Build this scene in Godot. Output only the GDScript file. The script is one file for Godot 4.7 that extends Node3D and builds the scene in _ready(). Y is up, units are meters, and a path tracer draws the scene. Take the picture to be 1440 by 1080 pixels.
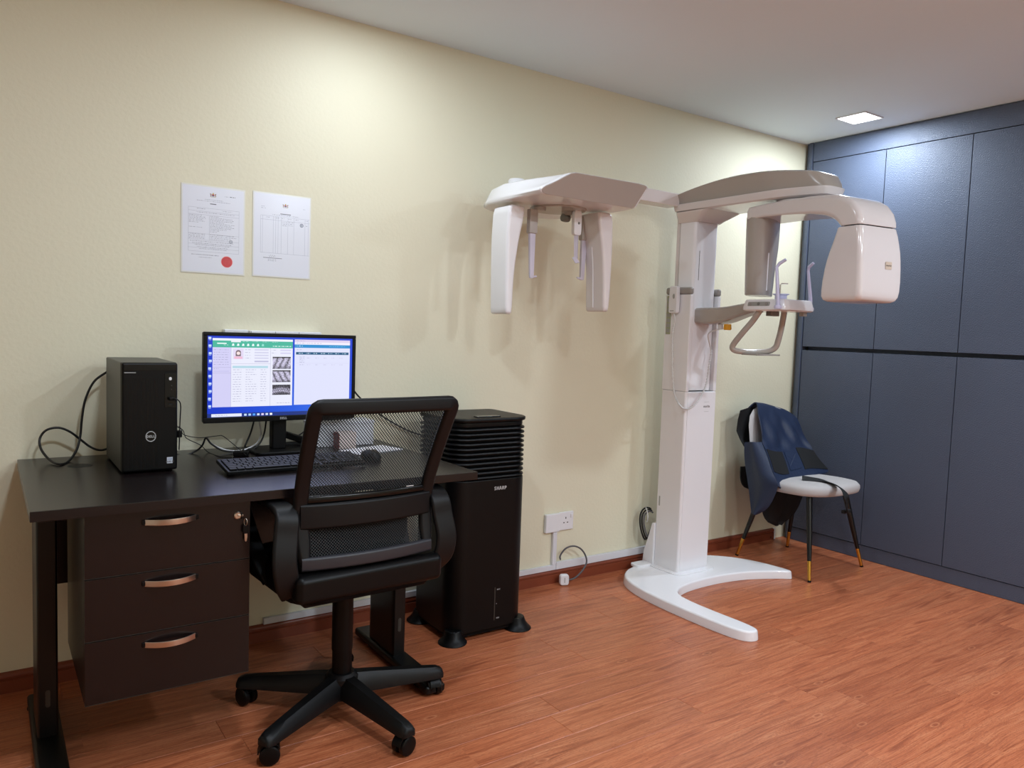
extends Node3D
# An x-ray room of a dental clinic: desk with computer and office chair, panoramic x-ray machine with
# cephalostat arm, chair with lead apron, built-in wardrobe.

const FOCAL := 1076.37
const EYE := Vector3(0.0, 1.2357, 2.9148)
const CAM_RIGHT := Vector3(0.822903, 0.034254, 0.567149)
const CAM_UP := Vector3(0.011626, 0.996957, -0.077083)
const CAM_FWD := Vector3(0.568063, -0.070025, -0.820000)
const CEIL := 2.42
const DESK := 0.7665
const WARD := 4.114

var rng := RandomNumberGenerator.new()
var M := {}
var used := {}

# ---------------------------------------------------------------- pixels of the photograph to points
func ray_of(u: float, v: float) -> Vector3:
	return CAM_RIGHT * ((u - 720.0) / FOCAL) - CAM_UP * ((v - 540.0) / FOCAL) + CAM_FWD
func at_x(u: float, v: float, x: float) -> Vector3:
	var d := ray_of(u, v)
	return EYE + d * ((x - EYE.x) / d.x)
func at_y(u: float, v: float, y: float) -> Vector3:
	var d := ray_of(u, v)
	return EYE + d * ((y - EYE.y) / d.y)
func at_z(u: float, v: float, z: float) -> Vector3:
	var d := ray_of(u, v)
	return EYE + d * ((z - EYE.z) / d.z)

# ---------------------------------------------------------------- nodes
func numbered(called: String) -> String:
	if not used.has(called):
		used[called] = 0
		return called
	used[called] += 1
	return "%s_%03d" % [called, used[called]]

func tag(o, label: String, category: String, group := ""):
	o.set_meta("label", label)
	o.set_meta("category", category)
	if group != "":
		o.set_meta("group", group)
	return o

func thing(called: String, label: String, category: String, where := Vector3.ZERO, turn := 0.0, group := ""):
	var o := Node3D.new()
	o.name = numbered(called)
	add_child(o)
	o.position = where
	o.rotation.y = turn
	return tag(o, label, category, group)

func setting(called: String):
	var o := Node3D.new()
	o.name = called
	add_child(o)
	o.set_meta("kind", "structure")
	return o

func put(mesh: Mesh, called: String, material: Material, parent = null) -> MeshInstance3D:
	var o := MeshInstance3D.new()
	o.mesh = mesh
	o.material_override = material
	if parent == null:
		o.name = numbered(called)
		add_child(o)
	else:
		o.name = called
		parent.add_child(o, true)
	return o

# a thing's parts are given in world coordinates and moved into the thing's own frame here
func part(tris: PackedVector3Array, called: String, material: Material, parent, crease := 38.0) -> MeshInstance3D:
	var t := tris
	if parent is Node3D and parent != self:
		var to: Transform3D = parent.global_transform.affine_inverse()
		if to != Transform3D.IDENTITY:
			t = moved(tris, to)
	return put(meshed(t, crease), called, material, parent)

# ---------------------------------------------------------------- meshes
func meshed(tris: PackedVector3Array, crease := 38.0) -> ArrayMesh:
	var n := tris.size() / 3
	var face := PackedVector3Array()
	face.resize(n)
	var unit := PackedVector3Array()
	unit.resize(n)
	var near := {}
	for i in n:
		var a := tris[i * 3]
		var f := (tris[i * 3 + 2] - a).cross(tris[i * 3 + 1] - a)
		face[i] = f
		unit[i] = f.normalized()
		for k in 3:
			var key := Vector3i((tris[i * 3 + k] * 20000.0).round())
			if near.has(key):
				near[key].append(i)
			else:
				near[key] = PackedInt32Array([i])
	var limit := cos(deg_to_rad(crease))
	var normals := PackedVector3Array()
	normals.resize(n * 3)
	for i in n:
		var u := unit[i]
		for k in 3:
			var key := Vector3i((tris[i * 3 + k] * 20000.0).round())
			var sum := Vector3.ZERO
			for j in near[key]:
				if unit[j].dot(u) > limit:
					sum += face[j]
			normals[i * 3 + k] = sum.normalized() if sum.length_squared() > 0.0 else Vector3.UP
	var arrays := []
	arrays.resize(Mesh.ARRAY_MAX)
	arrays[Mesh.ARRAY_VERTEX] = tris
	arrays[Mesh.ARRAY_NORMAL] = normals
	var m := ArrayMesh.new()
	m.add_surface_from_arrays(Mesh.PRIMITIVE_TRIANGLES, arrays)
	return m

func oriented(t: PackedVector3Array) -> PackedVector3Array:
	if t.is_empty():
		return t
	var volume := 0.0
	var c := t[0]
	for i in range(0, t.size(), 3):
		volume += (t[i] - c).dot((t[i + 1] - c).cross(t[i + 2] - c))
	if volume > 0.0:
		for i in range(0, t.size(), 3):
			var s := t[i + 1]
			t[i + 1] = t[i + 2]
			t[i + 2] = s
	return t

func moved(t: PackedVector3Array, by: Transform3D) -> PackedVector3Array:
	var out := PackedVector3Array()
	out.resize(t.size())
	for i in t.size():
		out[i] = by * t[i]
	return oriented(out) if by.basis.determinant() < 0.0 else out

func quad(t: PackedVector3Array, a: Vector3, b: Vector3, c: Vector3, d: Vector3) -> void:
	t.append(a); t.append(b); t.append(c)
	t.append(a); t.append(c); t.append(d)

# a box from corner lo to corner hi with edges rounded by r
func rbox(lo: Vector3, hi: Vector3, r := 0.004, s := 1) -> PackedVector3Array:
	var h := (hi - lo) * 0.5
	var mid := (hi + lo) * 0.5
	r = minf(r, minf(h.x, minf(h.y, h.z)) * 0.98)
	var core := h - Vector3(r, r, r)
	var ts := []
	for i in s + 1:
		ts.append([-1.0, -tan(PI / 4.0 * (1.0 - float(i) / s))])
	for i in s + 1:
		ts.append([1.0, tan(PI / 4.0 * float(i) / s)])
	var out := PackedVector3Array()
	var n := ts.size()
	for axis in 3:
		for side in [-1.0, 1.0]:
			var pts := []
			for i in n:
				for j in n:
					var d := Vector3.ZERO
					var k := Vector3.ZERO
					d[axis] = side
					k[axis] = side
					d[(axis + 1) % 3] = ts[i][1]
					k[(axis + 1) % 3] = ts[i][0]
					d[(axis + 2) % 3] = ts[j][1]
					k[(axis + 2) % 3] = ts[j][0]
					pts.append(mid + k * core + d.normalized() * r)
			for i in n - 1:
				for j in n - 1:
					if side > 0.0:
						quad(out, pts[i * n + j], pts[i * n + j + 1], pts[(i + 1) * n + j + 1], pts[(i + 1) * n + j])
					else:
						quad(out, pts[i * n + j], pts[(i + 1) * n + j], pts[(i + 1) * n + j + 1], pts[i * n + j + 1])
	return oriented(out)

func box_at(c: Vector3, size: Vector3, r := 0.004, s := 1) -> PackedVector3Array:
	return rbox(c - size * 0.5, c + size * 0.5, r, s)

func inset(poly: PackedVector2Array, by: float) -> PackedVector2Array:
	var out := PackedVector2Array()
	var n := poly.size()
	var area := 0.0
	for i in n:
		area += poly[i].cross(poly[(i + 1) % n])
	var sgn := 1.0 if area > 0.0 else -1.0
	for i in n:
		var a := (poly[i] - poly[(i + n - 1) % n]).normalized()
		var b := (poly[(i + 1) % n] - poly[i]).normalized()
		var na := Vector2(-a.y, a.x) * sgn
		var nb := Vector2(-b.y, b.x) * sgn
		var m := (na + nb)
		var l := maxf(0.35, m.length_squared() * 0.5)
		out.append(poly[i] + m * (by / l))
	return out

# polygon in the xy plane, swept along z from 0 to h, both rims rounded
func prism(poly: PackedVector2Array, h: float, bevel := 0.003, steps := 2) -> PackedVector3Array:
	var levels := []
	for i in steps + 1:
		var q := PI / 2.0 * float(i) / steps
		levels.append([bevel * (1.0 - sin(q)), bevel * (1.0 - cos(q))])
	for i in range(steps, -1, -1):
		var q := PI / 2.0 * float(i) / steps
		levels.append([bevel * (1.0 - sin(q)), h - bevel * (1.0 - cos(q))])
	var rings := []
	for a in levels:
		var p := inset(poly, a[0]) if a[0] > 1e-6 else poly
		var ring := PackedVector3Array()
		for v in p:
			ring.append(Vector3(v.x, v.y, a[1]))
		rings.append(ring)
	# the lids take their triangles from the full outline, which never crosses itself
	var area := 0.0
	for i in poly.size():
		area += poly[i].cross(poly[(i + 1) % poly.size()])
	var out := loft_open(rings)
	var idx := Geometry2D.triangulate_polygon(poly)
	for e in [0, rings.size() - 1]:
		for i in range(0, idx.size(), 3):
			var ccw := (poly[idx[i + 1]] - poly[idx[i]]).cross(poly[idx[i + 2]] - poly[idx[i]]) > 0.0
			# loft_open winds a[j], b[j], a[k]: outward is clockwise for a counter-clockwise outline
			var keep: bool = ccw == (e == 0)
			if area < 0.0:
				keep = ccw != (e == 0)
			var r: PackedVector3Array = rings[e]
			out.append(r[idx[i]])
			out.append(r[idx[i + 1]] if keep else r[idx[i + 2]])
			out.append(r[idx[i + 2]] if keep else r[idx[i + 1]])
	return oriented(out)

# rings of equal length joined into one closed skin; the ends are closed with flat caps
func loft_open(rings: Array) -> PackedVector3Array:
	var out := PackedVector3Array()
	var n: int = rings[0].size()
	for i in rings.size() - 1:
		var a: PackedVector3Array = rings[i]
		var b: PackedVector3Array = rings[i + 1]
		for j in n:
			var k := (j + 1) % n
			if a[j].distance_squared_to(a[k]) > 1e-14:
				out.append(a[j]); out.append(b[j]); out.append(a[k])
			if b[j].distance_squared_to(b[k]) > 1e-14:
				out.append(a[k]); out.append(b[j]); out.append(b[k])
	return out

func loft(rings: Array, caps := true) -> PackedVector3Array:
	var out := loft_open(rings)
	if caps:
		cap(out, rings[0], false)
		cap(out, rings[rings.size() - 1], true)
	return oriented(out)

func cap(out: PackedVector3Array, ring: PackedVector3Array, last: bool) -> void:
	var n := ring.size()
	var normal := Vector3.ZERO
	for i in n:
		normal += (ring[i] - ring[0]).cross(ring[(i + 1) % n] - ring[0])
	if normal.length_squared() < 1e-20:
		return
	normal = normal.normalized()
	var u := normal.cross(Vector3.UP if absf(normal.y) < 0.9 else Vector3.RIGHT).normalized()
	var w := normal.cross(u)
	var flat := PackedVector2Array()
	for p in ring:
		flat.append(Vector2((p - ring[0]).dot(u), (p - ring[0]).dot(w)))
	var idx := Geometry2D.triangulate_polygon(flat)
	# side faces run a[j], b[j], a[k]: the first cap must run k, ..., j the other way round
	for i in range(0, idx.size(), 3):
		var a := idx[i]
		var b := idx[i + 1]
		var c := idx[i + 2]
		var ccw := (flat[b] - flat[a]).cross(flat[c] - flat[a]) > 0.0
		# ring order is counter-clockwise about «normal» by construction
		if ccw != last:
			out.append(ring[a]); out.append(ring[b]); out.append(ring[c])
		else:
			out.append(ring[a]); out.append(ring[c]); out.append(ring[b])

func lathe(profile: Array, segs := 24, c := Vector3.ZERO) -> PackedVector3Array:
	var rings := []
	for p in profile:
		var ring := PackedVector3Array()
		for i in segs:
			var a := TAU * i / segs
			ring.append(c + Vector3(p[0] * cos(a), p[1], p[0] * sin(a)))
		rings.append(ring)
	return loft(rings)

func smooth_path(pts: Array, per := 6) -> Array:
	var out := []
	var n := pts.size()
	for i in n - 1:
		var a: Vector3 = pts[maxi(i - 1, 0)]
		var b: Vector3 = pts[i]
		var c: Vector3 = pts[i + 1]
		var d: Vector3 = pts[mini(i + 2, n - 1)]
		for k in per:
			out.append(b.cubic_interpolate(c, a, d, float(k) / per))
	out.append(pts[n - 1])
	return out

# a round tube along a path; the radius may be a number or one per point
func tube(path: Array, radius, sides := 8) -> PackedVector3Array:
	var rings := []
	var n := path.size()
	var t0: Vector3 = (path[1] - path[0]).normalized()
	var u: Vector3 = t0.cross(Vector3.UP if absf(t0.y) < 0.9 else Vector3.RIGHT).normalized()
	for i in n:
		var t: Vector3 = (path[mini(i + 1, n - 1)] - path[maxi(i - 1, 0)]).normalized()
		u = (u - t * u.dot(t)).normalized()
		var w := t.cross(u)
		var r: float = radius[i] if radius is Array else radius
		var ring := PackedVector3Array()
		for k in sides:
			var a := TAU * k / sides
			ring.append(path[i] + (u * cos(a) + w * sin(a)) * r)
		rings.append(ring)
	return loft(rings)

# a flat bar along a path: profile runs in (side, normal), with normal near «face»
func bar(path: Array, face: Vector3, wide: float, thick: float, closed := false, round := 0.4, widths = null) -> PackedVector3Array:
	var rings := []
	var n := path.size()
	for i in n:
		var prev: Vector3 = path[(i + n - 1) % n] if closed else path[maxi(i - 1, 0)]
		var next: Vector3 = path[(i + 1) % n] if closed else path[mini(i + 1, n - 1)]
		var t := (next - prev).normalized()
		var s := t.cross(face).normalized()
		var nn := s.cross(t).normalized()
		var wd: float = wide if widths == null else widths[i]
		var ring := PackedVector3Array()
		for p in rrect(wd, thick, minf(wd, thick) * round, 2):
			ring.append(path[i] + s * p.x + nn * p.y)
		rings.append(ring)
	if closed:
		rings.append(rings[0])
		return loft(rings, false)
	return loft(rings)

func rrect(w: float, h: float, r: float, seg := 3, c := Vector2.ZERO) -> PackedVector2Array:
	var out := PackedVector2Array()
	r = minf(r, minf(w, h) * 0.499)
	for q in 4:
		var cx := (w / 2 - r) * (1 if q in [0, 3] else -1)
		var cy := (h / 2 - r) * (1 if q in [0, 1] else -1)
		for i in seg + 1:
			var a := PI / 2 * (q + float(i) / seg)
			out.append(c + Vector2(cx + r * cos(a), cy + r * sin(a)))
	return out

# a sheet given as rows of points, made solid with the given thickness
func sheet(rows: Array, thick: float) -> PackedVector3Array:
	var nr := rows.size()
	var nc: int = rows[0].size()
	var back := []
	for i in nr:
		var line := PackedVector3Array()
		for j in nc:
			var du: Vector3 = rows[i][mini(j + 1, nc - 1)] - rows[i][maxi(j - 1, 0)]
			var dv: Vector3 = rows[mini(i + 1, nr - 1)][j] - rows[maxi(i - 1, 0)][j]
			line.append(rows[i][j] - du.cross(dv).normalized() * thick)
		back.append(line)
	var out := PackedVector3Array()
	for i in nr - 1:
		for j in nc - 1:
			quad(out, rows[i][j], rows[i][j + 1], rows[i + 1][j + 1], rows[i + 1][j])
			quad(out, back[i][j], back[i + 1][j], back[i + 1][j + 1], back[i][j + 1])
	for i in nr - 1:
		quad(out, rows[i][0], rows[i + 1][0], back[i + 1][0], back[i][0])
		quad(out, rows[i + 1][nc - 1], rows[i][nc - 1], back[i][nc - 1], back[i + 1][nc - 1])
	for j in nc - 1:
		quad(out, rows[0][j + 1], rows[0][j], back[0][j], back[0][j + 1])
		quad(out, rows[nr - 1][j], rows[nr - 1][j + 1], back[nr - 1][j + 1], back[nr - 1][j])
	return oriented(out)

# the outline polygon standing in a vertical or level plane: origin o, axes ex and ey, depth along ez
func slab(poly: PackedVector2Array, o: Vector3, ex: Vector3, ey: Vector3, ez: Vector3, h: float, bevel := 0.003, steps := 2) -> PackedVector3Array:
	return moved(prism(poly, h, bevel, steps), Transform3D(Basis(ex, ey, ez), o))

func v2(a: Array) -> PackedVector2Array:
	var out := PackedVector2Array()
	for p in a:
		out.append(Vector2(p[0], p[1]))
	return out

func rounded(poly: PackedVector2Array, per := 3, keep := 0.25) -> PackedVector2Array:
	# corner cutting: each corner becomes a short curve
	var out := PackedVector2Array()
	var n := poly.size()
	for i in n:
		var p := poly[i]
		var a := p.lerp(poly[(i + n - 1) % n], keep)
		var b := p.lerp(poly[(i + 1) % n], keep)
		for k in per + 1:
			var t := float(k) / per
			out.append(a.lerp(p, t).lerp(p.lerp(b, t), t))
	return out

# a flat print: one rectangle with its own uv
func print_sheet(o: Vector3, ex: Vector3, ey: Vector3) -> ArrayMesh:
	var st := SurfaceTool.new()
	st.begin(Mesh.PRIMITIVE_TRIANGLES)
	var n := ex.cross(ey).normalized()
	var c := [[0, 0], [0, 1], [1, 1], [0, 0], [1, 1], [1, 0]]
	for k in c:
		st.set_normal(n)
		st.set_uv(Vector2(k[0], 1 - k[1]))
		st.add_vertex(o + ex * k[0] + ey * k[1])
	return st.commit()

func letters(text: String, size: float, depth: float, bold := false, narrow := 1.0) -> TextMesh:
	var t := TextMesh.new()
	var f := SystemFont.new()
	f.font_names = PackedStringArray(["Droid Sans"])
	if bold:
		f.font_weight = 700
	t.font = f
	t.text = text
	t.font_size = 64
	t.pixel_size = size / 64.0
	t.depth = depth
	t.curve_step = 2.0
	return t

# ---------------------------------------------------------------- materials
func mat(c: Color, rough := 0.5, metal := 0.0, spec := 0.5) -> StandardMaterial3D:
	var m := StandardMaterial3D.new()
	m.albedo_color = c
	m.roughness = rough
	m.metallic = metal
	m.metallic_specular = spec
	return m

func noise_tex(freq: float, octaves: int, seed_: int, as_normal := false, strength := 1.0, size := 512) -> NoiseTexture2D:
	var n := FastNoiseLite.new()
	n.noise_type = FastNoiseLite.TYPE_SIMPLEX_SMOOTH
	n.frequency = freq
	n.fractal_octaves = octaves
	n.seed = seed_
	var t := NoiseTexture2D.new()
	t.width = size
	t.height = size
	t.seamless = true
	t.noise = n
	t.as_normal_map = as_normal
	t.bump_strength = strength
	return t

func relief(m: StandardMaterial3D, freq: float, octaves: int, scale: float, strength: float, seed_: int) -> void:
	m.normal_enabled = true
	m.normal_texture = noise_tex(freq, octaves, seed_, true, 4.0)
	m.normal_scale = strength
	m.uv1_triplanar = true
	m.uv1_world_triplanar = true
	m.uv1_scale = Vector3(scale, scale, scale)

func ramped(freq: float, octaves: int, seed_: int, a: Color, b: Color) -> NoiseTexture2D:
	var t := noise_tex(freq, octaves, seed_)
	var g := Gradient.new()
	g.set_color(0, a)
	g.set_color(1, b)
	t.color_ramp = g
	return t

func make_materials() -> void:
	M.wall = mat(Color(0.885, 0.865, 0.765), 0.62)
	relief(M.wall, 0.045, 3, 2.2, 0.10, 3)
	M.ceiling = mat(Color(0.885, 0.93, 0.96), 0.8)
	M.baseboard = mat(Color(0.50, 0.24, 0.15), 0.4)
	M.trunk = mat(Color(0.86, 0.86, 0.88), 0.45)
	M.white_plastic = mat(Color(0.90, 0.90, 0.91), 0.3)
	M.dark_hole = mat(Color(0.03, 0.03, 0.03), 0.6)
	# wardrobe laminate: dark slate blue with a woven emboss
	M.laminate = mat(Color(0.295, 0.33, 0.402), 0.47)
	relief(M.laminate, 0.045, 2, 6.0, 0.95, 11)
	# desk
	M.wenge = mat(Color(0.082, 0.056, 0.058), 0.27, 0.0, 0.45)
	M.black_steel = mat(Color(0.022, 0.023, 0.025), 0.36, 0.0, 0.4)
	M.steel = mat(Color(0.80, 0.76, 0.72), 0.28, 1.0)
	M.gold = mat(Color(0.86, 0.66, 0.30), 0.25, 1.0)
	M.black = mat(Color(0.022, 0.022, 0.025), 0.42, 0.0, 0.33)
	M.black_matt = mat(Color(0.02, 0.02, 0.022), 0.65, 0.0, 0.3)
	M.black_gloss = mat(Color(0.015, 0.015, 0.017), 0.22, 0.0, 0.4)
	M.graphite = mat(Color(0.20, 0.20, 0.185), 0.4)
	M.chair_plastic = mat(Color(0.045, 0.045, 0.050), 0.47, 0.0, 0.38)
	M.chair_rail = mat(Color(0.17, 0.17, 0.19), 0.45)
	M.seat_fabric = mat(Color(0.025, 0.025, 0.034), 0.9, 0.0, 0.3)
	M.cable = mat(Color(0.04, 0.04, 0.045), 0.5)
	M.cable_white = mat(Color(0.85, 0.85, 0.85), 0.4)
	M.cable_grey = mat(Color(0.36, 0.36, 0.37), 0.5)
	M.print_grey = mat(Color(0.72, 0.72, 0.72), 0.4)
	M.print_dark = mat(Color(0.30, 0.28, 0.28), 0.5)
	# x-ray machine
	M.enamel = mat(Color(0.93, 0.925, 0.935), 0.13)
	M.enamel_warm = mat(Color(0.875, 0.845, 0.84), 0.13)
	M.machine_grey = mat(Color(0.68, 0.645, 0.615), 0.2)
	M.cap_grey = mat(Color(0.60, 0.58, 0.56), 0.25)
	M.panel_grey = mat(Color(0.62, 0.62, 0.60), 0.4)
	M.lilac = mat(Color(0.80, 0.79, 0.90), 0.25)
	M.clear_rod = mat(Color(0.80, 0.78, 0.84), 0.2)
	M.rubber = mat(Color(0.46, 0.46, 0.44), 0.5)
	M.yellow = mat(Color(0.88, 0.62, 0.08), 0.4)
	M.label_green = mat(Color(0.62, 0.64, 0.52), 0.5)
	# visitor chair and apron
	M.velvet = mat(Color(0.72, 0.70, 0.695), 0.85)
	M.velvet.rim_enabled = true
	M.velvet.rim = 0.35
	relief(M.velvet, 0.03, 3, 5.0, 0.25, 23)
	M.navy = mat(Color(0.10, 0.155, 0.265), 0.55)
	relief(M.navy, 0.02, 3, 3.5, 0.3, 31)
	M.apron_black = mat(Color(0.035, 0.037, 0.05), 0.75)
	M.leg_black = mat(Color(0.03, 0.03, 0.032), 0.3)
	M.frosted = mat(Color(0.86, 0.87, 0.90), 0.35)
	M.carton = mat(Color(0.88, 0.82, 0.80), 0.6)
	M.carton_red = mat(Color(0.50, 0.10, 0.10), 0.5)
	M.paper = mat(Color(0.93, 0.93, 0.95), 0.7)
	M.panel_glow = mat(Color(0.95, 0.95, 0.95), 0.4)
	M.panel_glow.emission_enabled = true
	M.panel_glow.emission = Color(0.97, 0.98, 1.0)
	M.panel_glow.emission_energy_multiplier = 6.0

# ---------------------------------------------------------------- lamps
func ceiling_light(x: float, z: float, energy: float, label: String) -> void:
	var t = thing("ceiling_light", label, "ceiling light", Vector3(x, CEIL, z), 0, "square recessed ceiling lights")
	var s := 0.078
	var outer := rrect(0.17, 0.17, 0.012, 3)
	var frame := PackedVector3Array()
	for q in [[-1, 0], [1, 0], [0, -1], [0, 1]]:
		if q[0] != 0:
			frame.append_array(rbox(Vector3(x + q[0] * 0.0815 - 0.0035, CEIL - 0.007, z - 0.085), Vector3(x + q[0] * 0.0815 + 0.0035, CEIL - 0.0002, z + 0.085), 0.002))
		else:
			frame.append_array(rbox(Vector3(x - 0.078, CEIL - 0.007, z + q[1] * 0.0815 - 0.0035), Vector3(x + 0.078, CEIL - 0.0002, z + q[1] * 0.0815 + 0.0035), 0.002))
	part(frame, "frame", M.white_plastic, t)
	part(rbox(Vector3(x - s, CEIL - 0.005, z - s), Vector3(x + s, CEIL - 0.0003, z + s), 0.001), "diffuser", M.panel_glow, t)
	var l := AreaLight3D.new()
	l.name = "lamp"
	t.add_child(l)
	l.position = Vector3(0, -0.009, 0)
	l.rotation.x = -PI / 2
	l.area_size = Vector2(0.15, 0.15)
	l.light_color = Color(0.89, 0.945, 1.0)
	l.light_energy = energy
	l.area_range = 12.0
	l.area_attenuation = 2.0
	l.shadow_enabled = true

# ================================================================ the scene
func _ready() -> void:
	rng.seed = 7
	var cam := Camera3D.new()
	cam.name = "camera"
	cam.fov = 53.285
	cam.near = 0.05
	cam.far = 60.0
	cam.transform = Transform3D(Basis(CAM_RIGHT, CAM_UP, -CAM_FWD).orthonormalized(), EYE)
	add_child(cam)
	cam.current = true

	var env := Environment.new()
	env.background_mode = Environment.BG_COLOR
	env.background_color = Color(0, 0, 0)
	env.tonemap_mode = Environment.TONE_MAPPER_LINEAR
	env.tonemap_exposure = 1.68
	env.sdfgi_enabled = true
	env.ssao_enabled = true
	env.ssil_enabled = true
	var we := WorldEnvironment.new()
	we.name = "environment"
	we.environment = env
	add_child(we)

	make_materials()
	ceiling_light(3.825, 0.53, 1.0, "square recessed ceiling light shining beside the dark wardrobe")
	ceiling_light(1.2, 0.5, 0.4, "square recessed ceiling light above the desk with the computer")
	ceiling_light(0.5, 1.6, 1.05, "added unseen ceiling fill light over the open floor behind the office chair")  # added fill out of view, brightens faces turned towards the desk
	ceiling_light(3.5, 2.7, 1.9, "square recessed ceiling light over the open floor by the far wardrobe doors")
	ceiling_light(1.4, 2.7, 1.1, "added unseen ceiling fill light over the far end of the room opposite the desk")  # unseen extra lamp, added to lift the desk side of the tube head
	ceiling_light(2.2, 3.7, 3.0, "added unseen ceiling fill light over the far end of the room opposite the machine")  # added lamp out of view, spreads the fill and softens shadows

	build_room()
	build_wardrobe()
	build_machine()
	build_desk()
	build_office_chair()
	build_cooler()
	build_visitor_chair()
	build_wall_things()
	build_computer()
	build_desk_clutter()

# ---------------------------------------------------------------- room
const LEFT := -1.5
const FRONT := 4.4
const RIGHT := 4.75

func wood_image() -> ImageTexture:
	var w := 1024
	var h := 1024
	var im := Image.create(w, h, false, Image.FORMAT_RGB8)
	var fine := FastNoiseLite.new()
	fine.seed = 5
	fine.frequency = 1.0
	fine.fractal_octaves = 3
	var warp := FastNoiseLite.new()
	warp.seed = 9
	warp.frequency = 1.0
	warp.fractal_octaves = 2
	var strip := 128
	var dark := Color(0.53, 0.275, 0.175)
	var mid := Color(0.735, 0.43, 0.285)
	var pale := Color(0.82, 0.545, 0.385)
	for s in 8:
		var knots := []
		for k in [0, 1, 0, 2, 0, 1, 1, 0][s]:
			knots.append(Vector2(rng.randf_range(0.1, 0.9) * w, rng.randf_range(0.3, 0.7) * strip))
		var centre := rng.randf_range(0.3, 0.7) * strip
		var apex := rng.randf_range(0.2, 0.8) * w
		for y in strip:
			for x in w:
				var yy := float(y) + warp.get_noise_2d(x * 0.0022 + s * 37.0, y * 0.006) * 11.0
				for k in knots:
					var d := Vector2((x - k.x) / 60.0, (y - k.y) / 18.0)
					yy -= 9.0 * exp(-d.length_squared()) * signf(y - k.y)
				var off := yy - centre
				# flame figure: nested parabolas along the board
				var flame := sin(off * off * 0.012 + (x - apex) * 0.030 * (1.0 if s % 2 == 0 else -1.0)) * exp(-off * off / 900.0) * exp(-pow((x - apex) / 330.0, 2.0))
				var broad := fine.get_noise_2d(x * 0.0016 + s * 51.0, yy * 0.035 + s * 3.0)
				var grain := fine.get_noise_2d(x * 0.0045 + s * 91.0, yy * 0.24 + s * 13.0)
				var pores := fine.get_noise_2d(x * 0.012 + s * 7.0, yy * 0.75)
				var v := 0.5 + 0.22 * flame + 0.42 * grain + 0.34 * broad
				var c := mid.lerp(pale, clampf((v - 0.5) * 1.7, 0, 1)) if v > 0.5 else mid.lerp(dark, clampf((0.5 - v) * 1.8, 0, 1))
				if pores > 0.22:
					c = c.lerp(dark, minf(0.6, (pores - 0.22) * 2.6))
				for k in knots:
					var e := Vector2((x - k.x) / 20.0, (y - k.y) / 9.0).length()
					if e < 1.5:
						c = c.lerp(pale, 0.65 * exp(-pow((e - 0.85) / 0.22, 2.0)))
						c = c.lerp(dark, 0.5 * exp(-pow(e / 0.45, 2.0)))
				im.set_pixel(x, s * strip + y, c)
	im.generate_mipmaps()
	return ImageTexture.create_from_image(im)

func plank_mesh(lo: Vector3, hi: Vector3, strip: int, shift: float, flip: bool) -> ArrayMesh:
	# a board: bevelled top edges, uv along the grain
	var b := 0.0012
	var st := SurfaceTool.new()
	st.begin(Mesh.PRIMITIVE_TRIANGLES)
	var c := [
		Vector3(lo.x + b, hi.y, lo.z + b), Vector3(hi.x - b, hi.y, lo.z + b), Vector3(hi.x - b, hi.y, hi.z - b), Vector3(lo.x + b, hi.y, hi.z - b),
		Vector3(lo.x, hi.y - b, lo.z), Vector3(hi.x, hi.y - b, lo.z), Vector3(hi.x, hi.y - b, hi.z), Vector3(lo.x, hi.y - b, hi.z),
		Vector3(lo.x, lo.y, lo.z), Vector3(hi.x, lo.y, lo.z), Vector3(hi.x, lo.y, hi.z), Vector3(lo.x, lo.y, hi.z)]
	var mid := (lo + hi) * 0.5
	var faces := [[0, 1, 2, 3]]
	for i in 4:
		faces.append([4 + i, 4 + (i + 1) % 4, (i + 1) % 4, i])
		faces.append([8 + i, 8 + (i + 1) % 4, 4 + (i + 1) % 4, 4 + i])
	for f in faces:
		var n: Vector3 = (c[f[2]] - c[f[0]]).cross(c[f[1]] - c[f[0]]).normalized()
		var order := [0, 1, 2, 0, 2, 3]
		var m: Vector3 = (c[f[0]] + c[f[2]]) * 0.5 - (mid - Vector3(0, 0.02, 0))
		if n.dot(m) < 0.0:
			n = -n
			order = [0, 2, 1, 0, 3, 2]
		for k in order:
			var p: Vector3 = c[f[k]]
			var u := (p.x - lo.x) / 1.25 + shift
			var v := (p.z - lo.z) / 0.1275 * 0.96 + 0.02
			if flip:
				v = 1.0 - v
			st.set_normal(n)
			st.set_uv(Vector2(u, (strip + v) / 8.0))
			st.add_vertex(p)
	return st.commit()

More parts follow.
